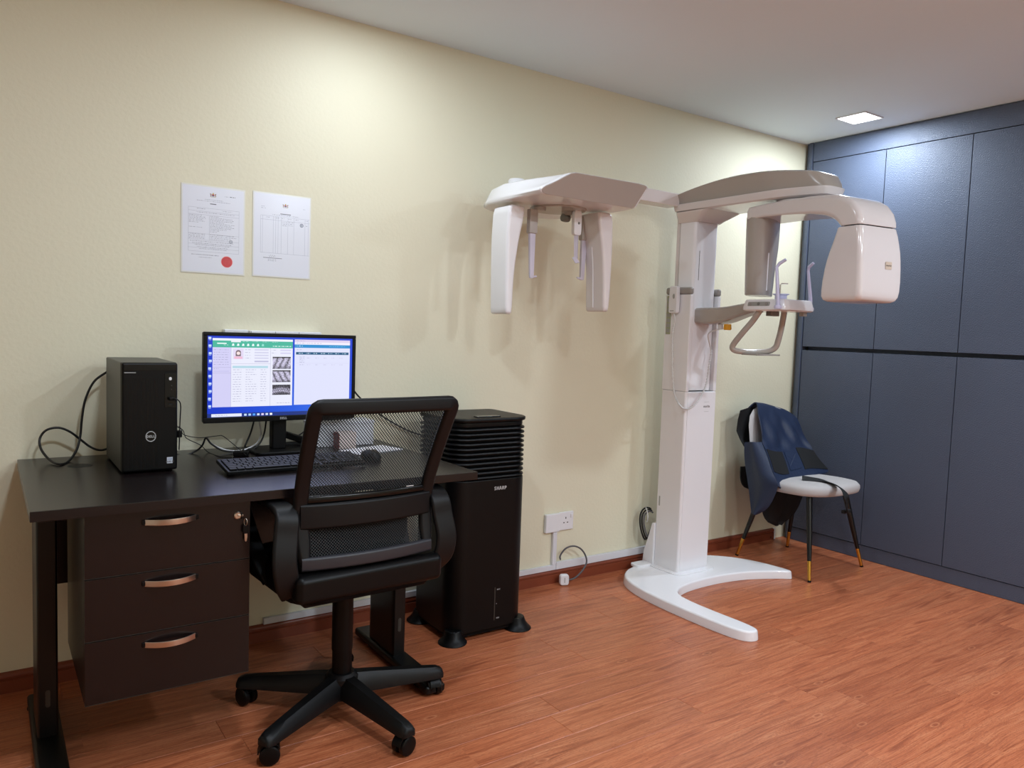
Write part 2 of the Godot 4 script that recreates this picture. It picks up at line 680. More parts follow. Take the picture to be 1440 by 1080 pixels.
func build_room() -> void:
	var t := 0.12
	var floor_ = setting("floor")
	part(rbox(Vector3(LEFT - t, -0.12, -t), Vector3(RIGHT + t, -0.006, FRONT + t), 0.0), "subfloor", M.dark_hole, floor_)
	var wood := wood_image()
	var tones := []
	for k in 5:
		var m := mat([Color(1, 1, 1), Color(0.965, 0.955, 0.95), Color(1.0, 0.985, 0.975), Color(0.94, 0.925, 0.92), Color(0.98, 0.99, 1.0)][k], 0.34, 0.0, 0.45)
		m.albedo_texture = wood
		tones.append(m)
	var fixed := {5: 3.12, 6: 3.545, 8: 2.74, 9: 3.19, 10: 2.373, 12: 2.834}
	var row := -1
	while 0.02 + row * 0.1275 < FRONT:
		var z0 := maxf(0.02 + row * 0.1275, 0.0)
		var z1 := minf(0.02 + (row + 1) * 0.1275, FRONT)
		var x: float = (fixed[row] if fixed.has(row) else rng.randf_range(0.0, 1.25)) - 6.25
		while x < RIGHT:
			var x0 := maxf(x, LEFT)
			var x1 := minf(x + 1.25, RIGHT)
			if x1 - x0 > 0.02 and z1 - z0 > 0.005:
				put(plank_mesh(Vector3(x0 + 0.0002, -0.006, z0 + 0.0002), Vector3(x1 - 0.0002, 0.0, z1 - 0.0002), rng.randi_range(0, 7), rng.randf(), rng.randf() < 0.5), "plank", tones[rng.randi_range(0, 4)], floor_)
			x += 1.25
		row += 1
	var walls := {
		"wall_back": [Vector3(LEFT - t, -0.006, -t), Vector3(RIGHT + t, CEIL, 0)],
		"wall_front": [Vector3(LEFT - t, -0.006, FRONT), Vector3(RIGHT + t, CEIL, FRONT + t)],
		"wall_left": [Vector3(LEFT - t, -0.006, 0), Vector3(LEFT, CEIL, FRONT)],
		"wall_right": [Vector3(RIGHT, -0.006, 0), Vector3(RIGHT + t, CEIL, FRONT)]}
	for k in walls:
		var o := put(meshed(rbox(walls[k][0], walls[k][1], 0.0)), k, M.wall)
		o.set_meta("kind", "structure")
	var c := put(meshed(rbox(Vector3(LEFT - t, CEIL, -t), Vector3(RIGHT + t, CEIL + t, FRONT + t), 0.0)), "ceiling", M.ceiling)
	c.set_meta("kind", "structure")
	# baseboard of the long wall: lower board, groove, rounded cap
	var b = setting("baseboard_back")
	var profile := v2([[0, 0.0], [0.017, 0.0], [0.017, 0.041], [0.012, 0.044], [0.012, 0.047], [0.0165, 0.05], [0.0165, 0.058], [0.012, 0.0645], [0.005, 0.067], [0, 0.067]])
	part(slab(profile, Vector3(LEFT, 0.0, 0.0), Vector3(0, 0, 1), Vector3.UP, Vector3.RIGHT, 4.02 - LEFT, 0.0004, 1), "board", M.baseboard, b)
	part(rbox(Vector3(4.02, 0.0, 0.0), Vector3(4.032, 0.069, 0.02), 0.002), "end_cap", M.white_plastic, b)
	part(rbox(Vector3(3.985, 0.012, 0.0165), Vector3(3.995, 0.020, 0.0185), 0.0008), "screw_hole", M.dark_hole, b)

# ---------------------------------------------------------------- wardrobe
func build_wardrobe() -> void:
	var w = thing("built_in_wardrobe", "dark slate blue built-in wardrobe with tall flat doors filling the end wall", "wardrobe", Vector3(WARD + 0.3, 0, 1.6))
	var back := RIGHT - 0.005
	var end := 3.2
	part(rbox(Vector3(WARD + 0.075, 0.002, 0.067), Vector3(back, CEIL - 0.003, end), 0.002), "carcass", M.laminate, w)
	part(rbox(Vector3(WARD + 0.012, 0.0015, 0.019), Vector3(WARD + 0.05, CEIL - 0.002, 0.040), 0.002), "filler_strip", M.laminate, w)
	part(rbox(Vector3(WARD - 0.006, 0.0015, 0.042), Vector3(WARD + 0.05, CEIL - 0.002, 0.066), 0.003), "filler_strip", M.laminate, w)
	part(rbox(Vector3(WARD - 0.002, 2.304, 0.070), Vector3(WARD + 0.02, CEIL - 0.004, end), 0.002), "fascia", M.laminate, w)
	part(rbox(Vector3(WARD + 0.004, 0.001, 0.068), Vector3(WARD + 0.02, 0.079, end), 0.002), "plinth", M.laminate, w)
	var edges := [0.070, 0.525, 0.978, 1.431, 1.884, 2.337, 2.790, 3.2]
	for i in edges.size() - 1:
		var z0: float = edges[i] + 0.0018
		var z1: float = edges[i + 1] - 0.0018
		part(rbox(Vector3(WARD, 1.199, z0), Vector3(WARD + 0.019, 2.3005, z1), 0.0015), "door", M.laminate, w)
		part(rbox(Vector3(WARD, 0.083, z0), Vector3(WARD + 0.019, 1.176, z1), 0.0015), "door", M.laminate, w)
	part(rbox(Vector3(WARD + 0.060, 1.165, 0.071), Vector3(WARD + 0.074, 1.215, end), 0.001), "finger_channel", M.laminate, w)

# ---------------------------------------------------------------- things on the long wall
func dash_line(im: Image, x: int, y: int, w: int, col: Color, hgt := 2) -> void:
	var at := x
	while at < x + w:
		var n := rng.randi_range(4, 16)
		n = mini(n, x + w - at)
		im.fill_rect(Rect2i(at, y, maxi(n - 2, 1), hgt), col)
		at += n + rng.randi_range(2, 4)

func disc(im: Image, cx: float, cy: float, r: float, col: Color, inner := -1.0) -> void:
	for y in range(maxi(0, int(cy - r)), mini(im.get_height(), int(cy + r) + 2)):
		for x in range(maxi(0, int(cx - r)), mini(im.get_width(), int(cx + r) + 2)):
			var d := Vector2(x - cx, y - cy).length()
			if d <= r and d > inner:
				im.set_pixel(x, y, col)

func crest(im: Image, cx: int, cy: int) -> void:
	# a small shield between two rearing animals over a ribbon
	im.fill_rect(Rect2i(cx - 8, cy - 6, 16, 9), Color(0.62, 0.20, 0.18))
	im.fill_rect(Rect2i(cx - 8, cy + 3, 16, 6), Color(0.25, 0.27, 0.42))
	disc(im, cx, cy - 11, 5, Color(0.72, 0.60, 0.25))
	for s in [-1, 1]:
		im.fill_rect(Rect2i(cx + s * 14 - 3, cy - 8, 6, 14), Color(0.62, 0.42, 0.28))
		im.fill_rect(Rect2i(cx + s * 19 - 2, cy - 10, 4, 8), Color(0.45, 0.33, 0.27))
		im.fill_rect(Rect2i(cx + s * 17 - 3, cy + 5, 7, 5), Color(0.50, 0.38, 0.30))
	im.fill_rect(Rect2i(cx - 18, cy + 12, 36, 3), Color(0.66, 0.62, 0.45))

func paper_a() -> ImageTexture:
	var im := Image.create(420, 600, false, Image.FORMAT_RGB8)
	im.fill(Color(0.875, 0.885, 0.925))
	var ink := Color(0.33, 0.34, 0.42)
	var line := Color(0.52, 0.53, 0.60)
	crest(im, 205, 52)
	dash_line(im, 285, 52, 30, ink)
	dash_line(im, 322, 50, 40, Color(0.15, 0.15, 0.2), 4)
	dash_line(im, 150, 86, 130, ink)
	dash_line(im, 95, 97, 230, ink)
	im.fill_rect(Rect2i(185, 113, 42, 5), Color(0.2, 0.2, 0.26))
	# the ruled form
	for r in [[38, 148, 350, 1], [38, 148, 1, 308], [387, 148, 1, 308], [38, 456, 350, 1], [38, 172, 350, 1], [38, 196, 350, 1], [180, 202, 1, 172], [38, 330, 350, 1], [38, 374, 350, 1], [38, 404, 350, 1], [38, 430, 350, 1]]:
		im.fill_rect(Rect2i(r[0], r[1], r[2], r[3]), line)
	dash_line(im, 95, 155, 60, ink)
	dash_line(im, 270, 158, 70, ink)
	dash_line(im, 90, 180, 270, ink)
	for k in 6:
		dash_line(im, 42, 202 + k * 10, rng.randi_range(60, 120), ink)
	for k in 12:
		dash_line(im, 186, 202 + k * 10, rng.randi_range(40, 190), ink)
	dash_line(im, 42, 286, 90, ink)
	for k in 4:
		dash_line(im, 42, 334 + k * 10, 110, ink)
		dash_line(im, 186, 332 + k * 11, rng.randi_range(120, 190), ink)
	disc(im, 330, 372, 13, Color(0.42, 0.44, 0.52), 10.0)
	disc(im, 330, 372, 6, Color(0.42, 0.44, 0.52), 3.0)
	for k in 5:
		dash_line(im, 50 + k * 16, 384 + k * 13, 300 - k * 28, ink)
	dash_line(im, 60, 478, 190, ink, 3)
	dash_line(im, 110, 496, 90, ink)
	disc(im, 303, 518, 43, Color(0.91, 0.80, 0.82))
	disc(im, 303, 518, 39, Color(0.80, 0.20, 0.24))
	disc(im, 303, 518, 30, Color(0.76, 0.17, 0.21), 27.0)
	dash_line(im, 280, 506, 46, Color(0.70, 0.16, 0.2), 3)
	dash_line(im, 284, 518, 40, Color(0.70, 0.16, 0.2), 3)
	dash_line(im, 280, 530, 46, Color(0.70, 0.16, 0.2), 3)
	return ImageTexture.create_from_image(im)

func paper_b() -> ImageTexture:
	var im := Image.create(420, 600, false, Image.FORMAT_RGB8)
	im.fill(Color(0.875, 0.885, 0.925))
	var ink := Color(0.33, 0.34, 0.42)
	var line := Color(0.50, 0.52, 0.60)
	crest(im, 232, 74)
	dash_line(im, 52, 92, 30, ink)
	dash_line(im, 52, 104, 34, ink)
	dash_line(im, 368, 84, 20, line)
	im.fill_rect(Rect2i(194, 134, 80, 5), Color(0.2, 0.2, 0.26))
	dash_line(im, 136, 146, 200, ink)
	for x in [48, 62, 142, 160, 178, 202, 252, 298, 384, 410]:
		im.fill_rect(Rect2i(x, 158, 1, 272), line)
	im.fill_rect(Rect2i(48, 158, 372, 1), line)
	im.fill_rect(Rect2i(48, 430, 372, 1), line)
	im.fill_rect(Rect2i(48, 186, 372, 1), line)
	for x in [92, 146, 164, 206, 256, 310, 388]:
		dash_line(im, x, 168, 24, ink)
	for k in 3:
		dash_line(im, 206, 196 + k * 12, 42, ink)
		dash_line(im, 256, 192 + k * 12, 38, ink)
	disc(im, 358, 206, 14, Color(0.40, 0.42, 0.50), 9.0)
	disc(im, 358, 206, 6, Color(0.40, 0.42, 0.50), 2.0)
	dash_line(im, 390, 206, 18, ink)
	for k in 16:
		im.fill_rect(Rect2i(112 + k * 3, int(452 + 6 * sin(k * 1.3)), 3, 2), ink)
	im.fill_rect(Rect2i(70, 466, 140, 3), Color(0.22, 0.22, 0.28))
	dash_line(im, 104, 477, 70, ink)
	dash_line(im, 104, 487, 64, ink)
	return ImageTexture.create_from_image(im)

func notice(x0: float, x1: float, y0: float, y1: float, tex: Texture2D, label: String) -> void:
	var t = thing("certificate", label, "certificate", Vector3((x0 + x1) / 2, y0, 0.002), 0, "laminated certificates on the wall")
	var film := mat(Color(0.87, 0.87, 0.85), 0.22)
	part(rbox(Vector3(x0, y0, 0.0006), Vector3(x1, y1, 0.0022), 0.0006), "laminate_pouch", film, t)
	var ink := mat(Color(1, 1, 1), 0.22)
	ink.albedo_texture = tex
	var o := put(print_sheet(Vector3(x0 + 0.005, y0 + 0.005, 0.0026) - t.position, Vector3(x1 - x0 - 0.010, 0, 0), Vector3(0, y1 - y0 - 0.010, 0)), "paper", ink, t)
	o.set_meta("label", "printed sheet")

func build_wall_things() -> void:
	notice(0.578, 0.798, 1.402, 1.713, paper_a(), "laminated certificate with a round red seal and a ruled form")
	notice(0.826, 1.047, 1.404, 1.717, paper_b(), "laminated sheet with a table of empty columns beside the red-sealed one")
	# white box behind the top of the monitor
	var s = thing("network_switch", "slim white box with small ports on the wall behind the monitor", "network box", Vector3(0.9, 1.16, 0.02))
	part(rbox(Vector3(0.720, 1.150, 0.002), Vector3(0.806, 1.204, 0.035), 0.004, 2), "body", M.white_plastic, s)
	part(rbox(Vector3(0.808, 1.150, 0.002), Vector3(1.082, 1.202, 0.045), 0.004, 2), "body", M.white_plastic, s)
	for k in 3:
		part(rbox(Vector3(0.822 + k * 0.09, 1.186, 0.0455), Vector3(0.852 + k * 0.09, 1.193, 0.0465), 0.0004), "print", M.print_dark, s)
		part(rbox(Vector3(0.812 + k * 0.09, 1.152, 0.0455), Vector3(0.8135 + k * 0.09, 1.200, 0.0460), 0.0002), "joint", M.print_dark, s)
	# cable trunking above the baseboard
	var t = thing("cable_trunking", "white plastic cable trunking running above the wooden baseboard", "trunking", Vector3(1.9, 0.067, 0.0))
	part(rbox(Vector3(0.880, 0.0675, 0.001), Vector3(2.308, 0.092, 0.017), 0.0015), "trunk_run", M.trunk, t)
	part(rbox(Vector3(2.3095, 0.0675, 0.001), Vector3(2.96, 0.103, 0.018), 0.0015), "trunk_run", M.trunk, t)
	part(rbox(Vector3(2.285, 0.0925, 0.001), Vector3(2.3085, 0.256, 0.017), 0.0015), "riser", M.trunk, t)
	# sockets
	var p = thing("blank_wall_plate", "square white blank wall plate left of the power socket", "wall plate", Vector3(2.278, 0.257, 0.0))
	part(rbox(Vector3(2.235, 0.257, 0.001), Vector3(2.3215, 0.348, 0.020), 0.004, 2), "plate", M.white_plastic, p)
	part(lathe([[0.0, 0.0], [0.003, 0.0], [0.003, 0.0012], [0.0, 0.0015]], 10, Vector3.ZERO), "screw", M.print_grey, p)
	p.get_child(1).transform = Transform3D(Basis(Vector3.RIGHT, PI / 2), Vector3(2.312, 0.3025, 0.020) - p.position)
	var q = thing("power_socket", "white three-pin wall socket with a rocker switch above the trunking", "socket", Vector3(2.366, 0.259, 0.0))
	part(rbox(Vector3(2.323, 0.259, 0.001), Vector3(2.411, 0.350, 0.013), 0.004, 2), "plate", M.white_plastic, q)
	for h in [[2.362, 0.320, 0.005, 0.010], [2.351, 0.297, 0.008, 0.005], [2.373, 0.297, 0.008, 0.005]]:
		part(rbox(Vector3(h[0] - h[2] / 2, h[1] - h[3] / 2, 0.0125), Vector3(h[0] + h[2] / 2, h[1] + h[3] / 2, 0.0135), 0.0004), "pin_hole", M.dark_hole, q)
	part(rbox(Vector3(2.391, 0.318, 0.012), Vector3(2.404, 0.338, 0.0175), 0.002, 2), "rocker_switch", M.white_plastic, q)
	# plug on the floor
	var pl = thing("power_plug", "white plug on a grey lead lying on the floor below the socket", "plug", Vector3(2.31, 0, 0.07))
	var c := Vector3(2.325, 0.029, 0.062)
	var turned := Transform3D(Basis(Vector3.UP, deg_to_rad(-20)), c)
	part(moved(slab(rrect(0.046, 0.054, 0.013, 4), Vector3(0, 0, -0.012), Vector3.RIGHT, Vector3.UP, Vector3.BACK, 0.026, 0.006, 3), turned), "plug_body", M.white_plastic, pl)
	part(moved(slab(rrect(0.030, 0.036, 0.008, 3), Vector3(0, 0, -0.020), Vector3.RIGHT, Vector3.UP, Vector3.BACK, 0.010, 0.003, 2), turned), "collar", M.white_plastic, pl)
	part(moved(rbox(Vector3(-0.003, -0.013, 0.0138), Vector3(0.003, 0.013, 0.0145), 0.0003), turned), "print", M.print_grey, pl)
	for k in [[0.0, 0.011], [-0.009, -0.010], [0.009, -0.010]]:
		part(moved(rbox(Vector3(k[0] - 0.003, k[1] - 0.002, -0.036), Vector3(k[0] + 0.003, k[1] + 0.002, -0.019), 0.0005), turned), "pin", M.steel, pl)
	var lead := [at_z(788, 787, 0.019), at_z(788, 781, 0.022), at_z(796, 771, 0.035), at_z(808, 768, 0.045), at_z(819, 774, 0.05), at_z(825, 788, 0.055), at_z(820, 801, 0.06), at_z(808, 813, 0.062), at_z(796, 816, 0.062), c + Vector3(0.019, -0.006, 0.006)]
	part(tube(smooth_path(lead, 5), 0.0042, 8), "lead", M.cable_grey, pl)

# ---------------------------------------------------------------- x-ray machine
func ring_xz(poly: PackedVector2Array, y: float) -> PackedVector3Array:
	var out := PackedVector3Array()
	for p in poly:
		out.append(Vector3(p.x, y, p.y))
	return out

func catmull_closed(p: PackedVector2Array, per := 4) -> PackedVector2Array:
	var out := PackedVector2Array()
	var n := p.size()
	for i in n:
		for k in per:
			out.append(p[i].cubic_interpolate(p[(i + 1) % n], p[(i + n - 1) % n], p[(i + 2) % n], float(k) / per))
	return out

func beam_outline(w: float, z0: float, z1: float) -> PackedVector2Array:
	# straight sides, then slanting to a blunt nose towards the room
	var cx := 2.975
	var half := PackedVector2Array()
	for i in 10:
		half.append(Vector2(w, lerpf(z0, z1 - 0.25, i / 9.0)))
	var k := Vector2(w, z1 - 0.20)
	var a := Vector2(w, z1 - 0.25)
	var b := Vector2(w * 0.86, z1 - 0.13)
	for i in range(1, 5):
		var t := i / 4.0
		half.append(a.lerp(k, t).lerp(k.lerp(b, t), t))
	half.append(Vector2(w * 0.70, z1 - 0.06))
	half.append(Vector2(w * 0.56, z1 - 0.018))
	half.append(Vector2(w * 0.40, z1 - 0.004))
	half.append(Vector2(w * 0.15, z1))
	var pts := PackedVector2Array()
	for p in half:
		pts.append(Vector2(cx - p.x, p.y))
	for i in range(half.size() - 1, -1, -1):
		pts.append(Vector2(cx + half[i].x, half[i].y))
	return pts

func arch(z: float) -> float:
	return 1.972 - (0.28 if z < 0.58 else 0.20) * (z - 0.58) * (z - 0.58)

func build_machine() -> void:
	var m = thing("panoramic_xray_machine", "white panoramic dental x-ray machine on a forked floor base with side arm", "x-ray machine", Vector3(2.975, 0, 0.25))
	# forked base
	var plan := catmull_closed(v2([[2.86, 0.075], [2.76, 0.092], [2.66, 0.135], [2.585, 0.215], [2.540, 0.34], [2.520, 0.50], [2.516, 0.70], [2.524, 0.88], [2.545, 0.965], [2.585, 0.992], [2.622, 0.975], [2.632, 0.90], [2.628, 0.76], [2.630, 0.62], [2.652, 0.515], [2.72, 0.458], [2.82, 0.432], [2.95, 0.424], [3.08, 0.430], [3.22, 0.458], [3.36, 0.520], [3.425, 0.560], [3.446, 0.540], [3.438, 0.44], [3.41, 0.33], [3.36, 0.235], [3.28, 0.155], [3.18, 0.10], [3.06, 0.075]]), 3)
	var rings := []
	for a in [[0.0, 0.001], [0.0, 0.006], [0.003, 0.034], [0.006, 0.0395], [0.011, 0.042]]:
		rings.append(ring_xz(inset(plan, a[0]) if a[0] > 0.0 else plan, a[1]))
	part(loft(rings), "floor_base", M.enamel, m, 50)
	part(slab(rrect(0.29, 0.235, 0.05, 5, Vector2(2.975, -0.222)), Vector3(0, 0.0415, 0), Vector3.RIGHT, Vector3.FORWARD, Vector3.UP, 0.006, 0.002, 2), "column_flange", M.enamel, m)
	part(slab(rrect(0.10, 0.07, 0.02, 4, Vector2(2.80, -0.105)), Vector3(0, 0.038, 0), Vector3.RIGHT, Vector3.FORWARD, Vector3.UP, 0.016, 0.005, 2), "base_tab", M.enamel, m)
	part(slab(v2([[0.060, 0.046], [0.135, 0.046], [0.135, 0.265], [0.118, 0.262], [0.090, 0.17], [0.066, 0.10]]), Vector3(2.852, 0, 0), Vector3.BACK, Vector3.UP, Vector3.RIGHT, 0.024, 0.004, 2), "bracket", M.enamel, m)
	# fixed column: lower cover, two cheeks, grey caps
	part(slab(rrect(0.222, 0.168, 0.012, 3, Vector2(2.974, -0.214)), Vector3(0, 0.045, 0), Vector3.RIGHT, Vector3.FORWARD, Vector3.UP, 0.915, 0.003, 2), "column_cover", M.enamel, m)
	part(rbox(Vector3(2.877, 0.055, 0.2965), Vector3(3.080, 0.957, 0.3005), 0.0015), "cover_panel", M.enamel, m)
	for s in [-1.0, 1.0]:
		var x0: float = 2.974 + s * 0.111
		var x1: float = 2.974 + s * 0.090
		part(rbox(Vector3(minf(x0, x1), 0.9605, 0.131), Vector3(maxf(x0, x1), 1.442, 0.297), 0.004, 2), "column_cheek", M.enamel, m)
		part(rbox(Vector3(minf(x0, x1) - 0.002, 1.4425, 0.129), Vector3(maxf(x0, x1) + 0.002, 1.478, 0.299), 0.010, 3), "cheek_cap", M.cap_grey, m)
	part(rbox(Vector3(2.885, 0.9605, 0.132), Vector3(3.063, 1.44, 0.146), 0.002), "channel_panel", M.enamel, m)
	# moving mast
	part(slab(rrect(0.166, 0.110, 0.016, 4, Vector2(2.974, -0.228)), Vector3(0, 0.965, 0), Vector3.RIGHT, Vector3.FORWARD, Vector3.UP, 0.86, 0.003, 2), "mast", M.enamel, m)
	part(rbox(Vector3(2.898, 1.10, 0.150), Vector3(3.05, 1.82, 0.172), 0.004, 2), "mast_rail", M.enamel_warm, m)
	part(rbox(Vector3(2.925, 1.515, 0.2825), Vector3(2.928, 1.66, 0.2835), 0.0004), "scale_slot", M.dark_hole, m)
	part(lathe([[0.0, 0.0], [0.006, 0.0], [0.005, 0.008], [0.0, 0.012]], 10), "scale_pointer", M.white_plastic, m)
	m.get_child(m.get_child_count() - 1).transform = Transform3D(Basis(Vector3.RIGHT, PI / 2), Vector3(2.931, 1.557, 0.283) - m.position)
	part(rbox(Vector3(2.8615, 1.243, 0.141), Vector3(2.8632, 1.436, 0.172), 0.0004), "rating_plate", M.label_green, m)
	for k in 7:
		part(rbox(Vector3(2.8608, 1.252 + k * 0.026, 0.145), Vector3(2.8616, 1.270 + k * 0.026, 0.168), 0.0002), "plate_print", M.panel_grey, m)
	part(rbox(Vector3(2.862, 0.36, 0.150), Vector3(2.8635, 0.41, 0.158), 0.0005), "vent_mark", M.panel_grey, m)
	var logo := put(letters("morita", 0.016, 0.0006), "brand_mark", M.print_dark, m)
	logo.position = Vector3(3.015, 0.885, 0.3009) - m.position
	part(rbox(Vector3(2.998, 0.858, 0.3002), Vector3(3.032, 0.8592, 0.3009), 0.0002), "mark_line", M.panel_grey, m)
	part(rbox(Vector3(2.998, 0.9068, 0.3002), Vector3(3.032, 0.908, 0.3009), 0.0002), "mark_line", M.panel_grey, m)
	# collar under the beam
	var collar := []
	for a in [[0.088, 0.155, 0.300, 1.800], [0.098, 0.160, 0.315, 1.812], [0.122, 0.172, 0.365, 1.838], [0.126, 0.174, 0.385, 1.8475]]:
		var c := rrect(a[0] * 2, a[2] - a[1], 0.025, 4, Vector2(2.975, (a[1] + a[2]) / 2))
		collar.append(ring_xz(c, a[3]))
	part(loft(collar), "mast_collar", M.enamel_warm, m)
	# overhead beam: tray with lip, arched cover whose sides lean outwards to the top
	rings = []
	for a in [[0.116, 0.186, 0.955, 1.848], [0.127, 0.178, 0.975, 1.853], [0.134, 0.174, 0.985, 1.880], [0.132, 0.176, 0.984, 1.885]]:
		rings.append(ring_xz(beam_outline(a[0], a[1], a[2]), a[3]))
	part(loft(rings), "beam_tray", M.enamel_warm, m, 50)
	rings = []
	for a in [[0.120, 0.196, 0.978, 0.0], [0.126, 0.194, 0.972, 0.35], [0.138, 0.192, 0.950, 0.92], [0.140, 0.193, 0.946, 0.97], [0.137, 0.196, 0.940, 1.0], [0.122, 0.212, 0.922, 1.08], [0.06, 0.27, 0.865, 1.12]]:
		var ring := PackedVector3Array()
		for p in beam_outline(a[0], a[1], a[2]):
			ring.append(Vector3(p.x, 1.8855 + (arch(p.y) - 1.8855) * a[3], p.y))
		rings.append(ring)
	part(loft(rings), "beam_cover", M.machine_grey, m, 42)
	# rotating arm in its own turned frame
	var th := deg_to_rad(-8.0)
	var ea := Vector3(cos(th), 0, -sin(th))
	var eb := Vector3(sin(th), 0, cos(th))
	var o := Vector3(2.975, 0, 0.72)
	part(lathe([[0.0, 1.828], [0.085, 1.828], [0.095, 1.834], [0.095, 1.846], [0.0, 1.8478]], 28, Vector3(2.975, 0, 0.80)), "pivot_disc", M.enamel_warm, m)
	rings = []
	for q in [[-0.120, 1.797, 0.030, 1.0, 0.0, 0.012], [-0.115, 1.800, 0.044, 1.0, 0.0, 0.005], [-0.104, 1.805, 0.054, 1.0, 0.0, 0.001], [0.0, 1.807, 0.058, 1.0, -0.01, 0.0], [0.14, 1.804, 0.065, 1.0, -0.03, 0.0], [0.25, 1.798, 0.072, 1.0, -0.08, 0.0], [0.33, 1.788, 0.083, 1.0, -0.20, 0.0], [0.366, 1.779, 0.092, 1.0, -0.36, 0.0], [0.398, 1.766, 0.100, 1.0, -0.62, 0.0], [0.424, 1.748, 0.106, 0.8, -0.8, 0.0], [0.442, 1.726, 0.108, 0.45, -0.9, 0.0], [0.450, 1.708, 0.106, 0.15, -1.0, 0.0], [0.4525, 1.697, 0.103, 0.0, -1.0, 0.0], [0.4525, 1.6945, 0.100, 0.0, -1.0, 0.0015]]:
		var tan2 := Vector2(q[3], q[4]).normalized()
		var nb := Vector2(-tan2.y, tan2.x)
		var ring := PackedVector3Array()
		for p in rrect(0.224 - 2.0 * q[5], q[2], minf(lerpf(0.010, 0.024, smoothstep(0.15, 0.42, q[0])), q[2] * 0.45), 5, Vector2(0.002, 0)):
			ring.append(o + ea * p.x + eb * (q[0] + nb.x * p.y) + Vector3(0, q[1] + nb.y * p.y, 0))
		rings.append(ring)
	part(loft(rings), "rotating_arm", M.enamel_warm, m, 55)
	rings = []
	for q in [[1.6905, -0.106, 0.111, 0.402, 0.500], [1.6885, -0.109, 0.114, 0.399, 0.503], [1.66, -0.111, 0.121, 0.391, 0.508], [1.63, -0.112, 0.126, 0.381, 0.512], [1.60, -0.113, 0.130, 0.370, 0.516], [1.565, -0.114, 0.132, 0.359, 0.519], [1.53, -0.114, 0.133, 0.350, 0.521], [1.48, -0.114, 0.133, 0.342, 0.523], [1.44, -0.113, 0.131, 0.338, 0.523], [1.418, -0.112, 0.127, 0.338, 0.521], [1.404, -0.107, 0.120, 0.343, 0.515], [1.3965, -0.096, 0.108, 0.354, 0.503], [1.3945, -0.08, 0.09, 0.37, 0.485]]:
		var ring := PackedVector3Array()
		for p in rrect(q[2] - q[1], q[4] - q[3] + 0.010, 0.021, 5, Vector2((q[1] + q[2]) / 2, (q[3] + q[4]) / 2 - 0.005)):
			ring.append(o + ea * p.x + eb * p.y + Vector3(0, q[0], 0))
		rings.append(ring)
	part(loft(rings), "tube_head", M.enamel_warm, m, 55)
	part(slab(rrect(0.20, 0.085, 0.02, 4), o + ea * 0.002 + eb * 0.4525 + Vector3(0, 1.690, 0), ea, -eb, Vector3.UP, 0.006, 0.001, 1), "joint_ring", M.dark_hole, m)
	part(slab(rrect(0.036, 0.030, 0.003, 2), o + ea * 0.045 + eb * 0.5222 + Vector3(0, 1.541, 0), ea, Vector3.UP, eb, 0.001, 0.0003, 1), "sticker", mat(Color(0.82, 0.75, 0.68), 0.4), m)
	var small := put(letters("morita", 0.010, 0.0004), "brand_mark", M.print_dark, m)
	small.transform = Transform3D(Basis(ea, Vector3.UP, eb), o + ea * 0.045 + eb * 0.5236 + Vector3(0, 1.541, 0) - m.position)
	# sensor arm: tapering upright under the back end of the arm
	rings = []
	var section := catmull_closed(v2([[-0.104, -0.100], [-0.100, -0.052], [-0.070, -0.026], [-0.01, -0.042], [0.05, -0.078], [0.098, -0.112], [0.104, -0.140], [0.07, -0.165], [0.0, -0.172], [-0.07, -0.150]]), 3)
	for a in [[1.02, 1.790], [1.02, 1.74], [1.00, 1.66], [0.965, 1.56], [0.93, 1.46], [0.915, 1.440], [0.88, 1.434]]:
		var ring := PackedVector3Array()
		for p in section:
			var q: Vector2 = (p - Vector2(0, -0.1)) * a[0] + Vector2(0, -0.1)
			q.x *= 1.0 if q.x < 0.0 else lerpf(0.80, 1.0, smoothstep(1.44, 1.72, a[1]))
			ring.append(o + ea * q.x + eb * q.y + Vector3(0, a[1], 0))
		rings.append(ring)
	part(loft(rings), "sensor_arm", M.machine_grey, m, 50)
	part(tube(smooth_path([o + ea * -0.041 + eb * -0.036 + Vector3(0, 1.455, 0), o + ea * -0.043 + eb * -0.034 + Vector3(0, 1.56, 0), o + ea * -0.044 + eb * -0.032 + Vector3(0, 1.625, 0)], 3), 0.0045, 6), "sensor_slot", M.enamel, m)
	# chin rest: bracket from the mast, control tray, handle loop, temple rods
	rings = []
	for a in [[0.280, 2.912, 3.035, 1.302, 1.378], [0.33, 2.914, 3.033, 1.298, 1.380], [0.40, 2.918, 3.03, 1.300, 1.380], [0.46, 2.922, 3.026, 1.312, 1.384], [0.54, 2.926, 3.022, 1.338, 1.396], [0.63, 2.93, 3.02, 1.362, 1.408]]:
		var ring := PackedVector3Array()
		for p in rrect(a[2] - a[1], a[4] - a[3], 0.014, 3, Vector2((a[1] + a[2]) / 2, (a[3] + a[4]) / 2)):
			ring.append(Vector3(p.x, p.y, a[0]))
		rings.append(ring)
	part(loft(rings), "chin_bracket", M.machine_grey, m)
	rings = []
	var tray := rounded(v2([[2.858, 0.60], [2.858, 0.835], [2.885, 0.850], [3.05, 0.850], [3.078, 0.835], [3.078, 0.60]]), 4, 0.2)
	for a in [[0.010, 1.360], [0.0, 1.366], [0.0, 1.378], [0.008, 1.406], [0.014, 1.412]]:
		rings.append(ring_xz(inset(tray, a[0]) if a[0] > 0.0 else tray, a[1]))
	part(loft(rings), "control_tray", M.enamel, m)
	var lean := Vector3(0.008, 0.028, 0).normalized()
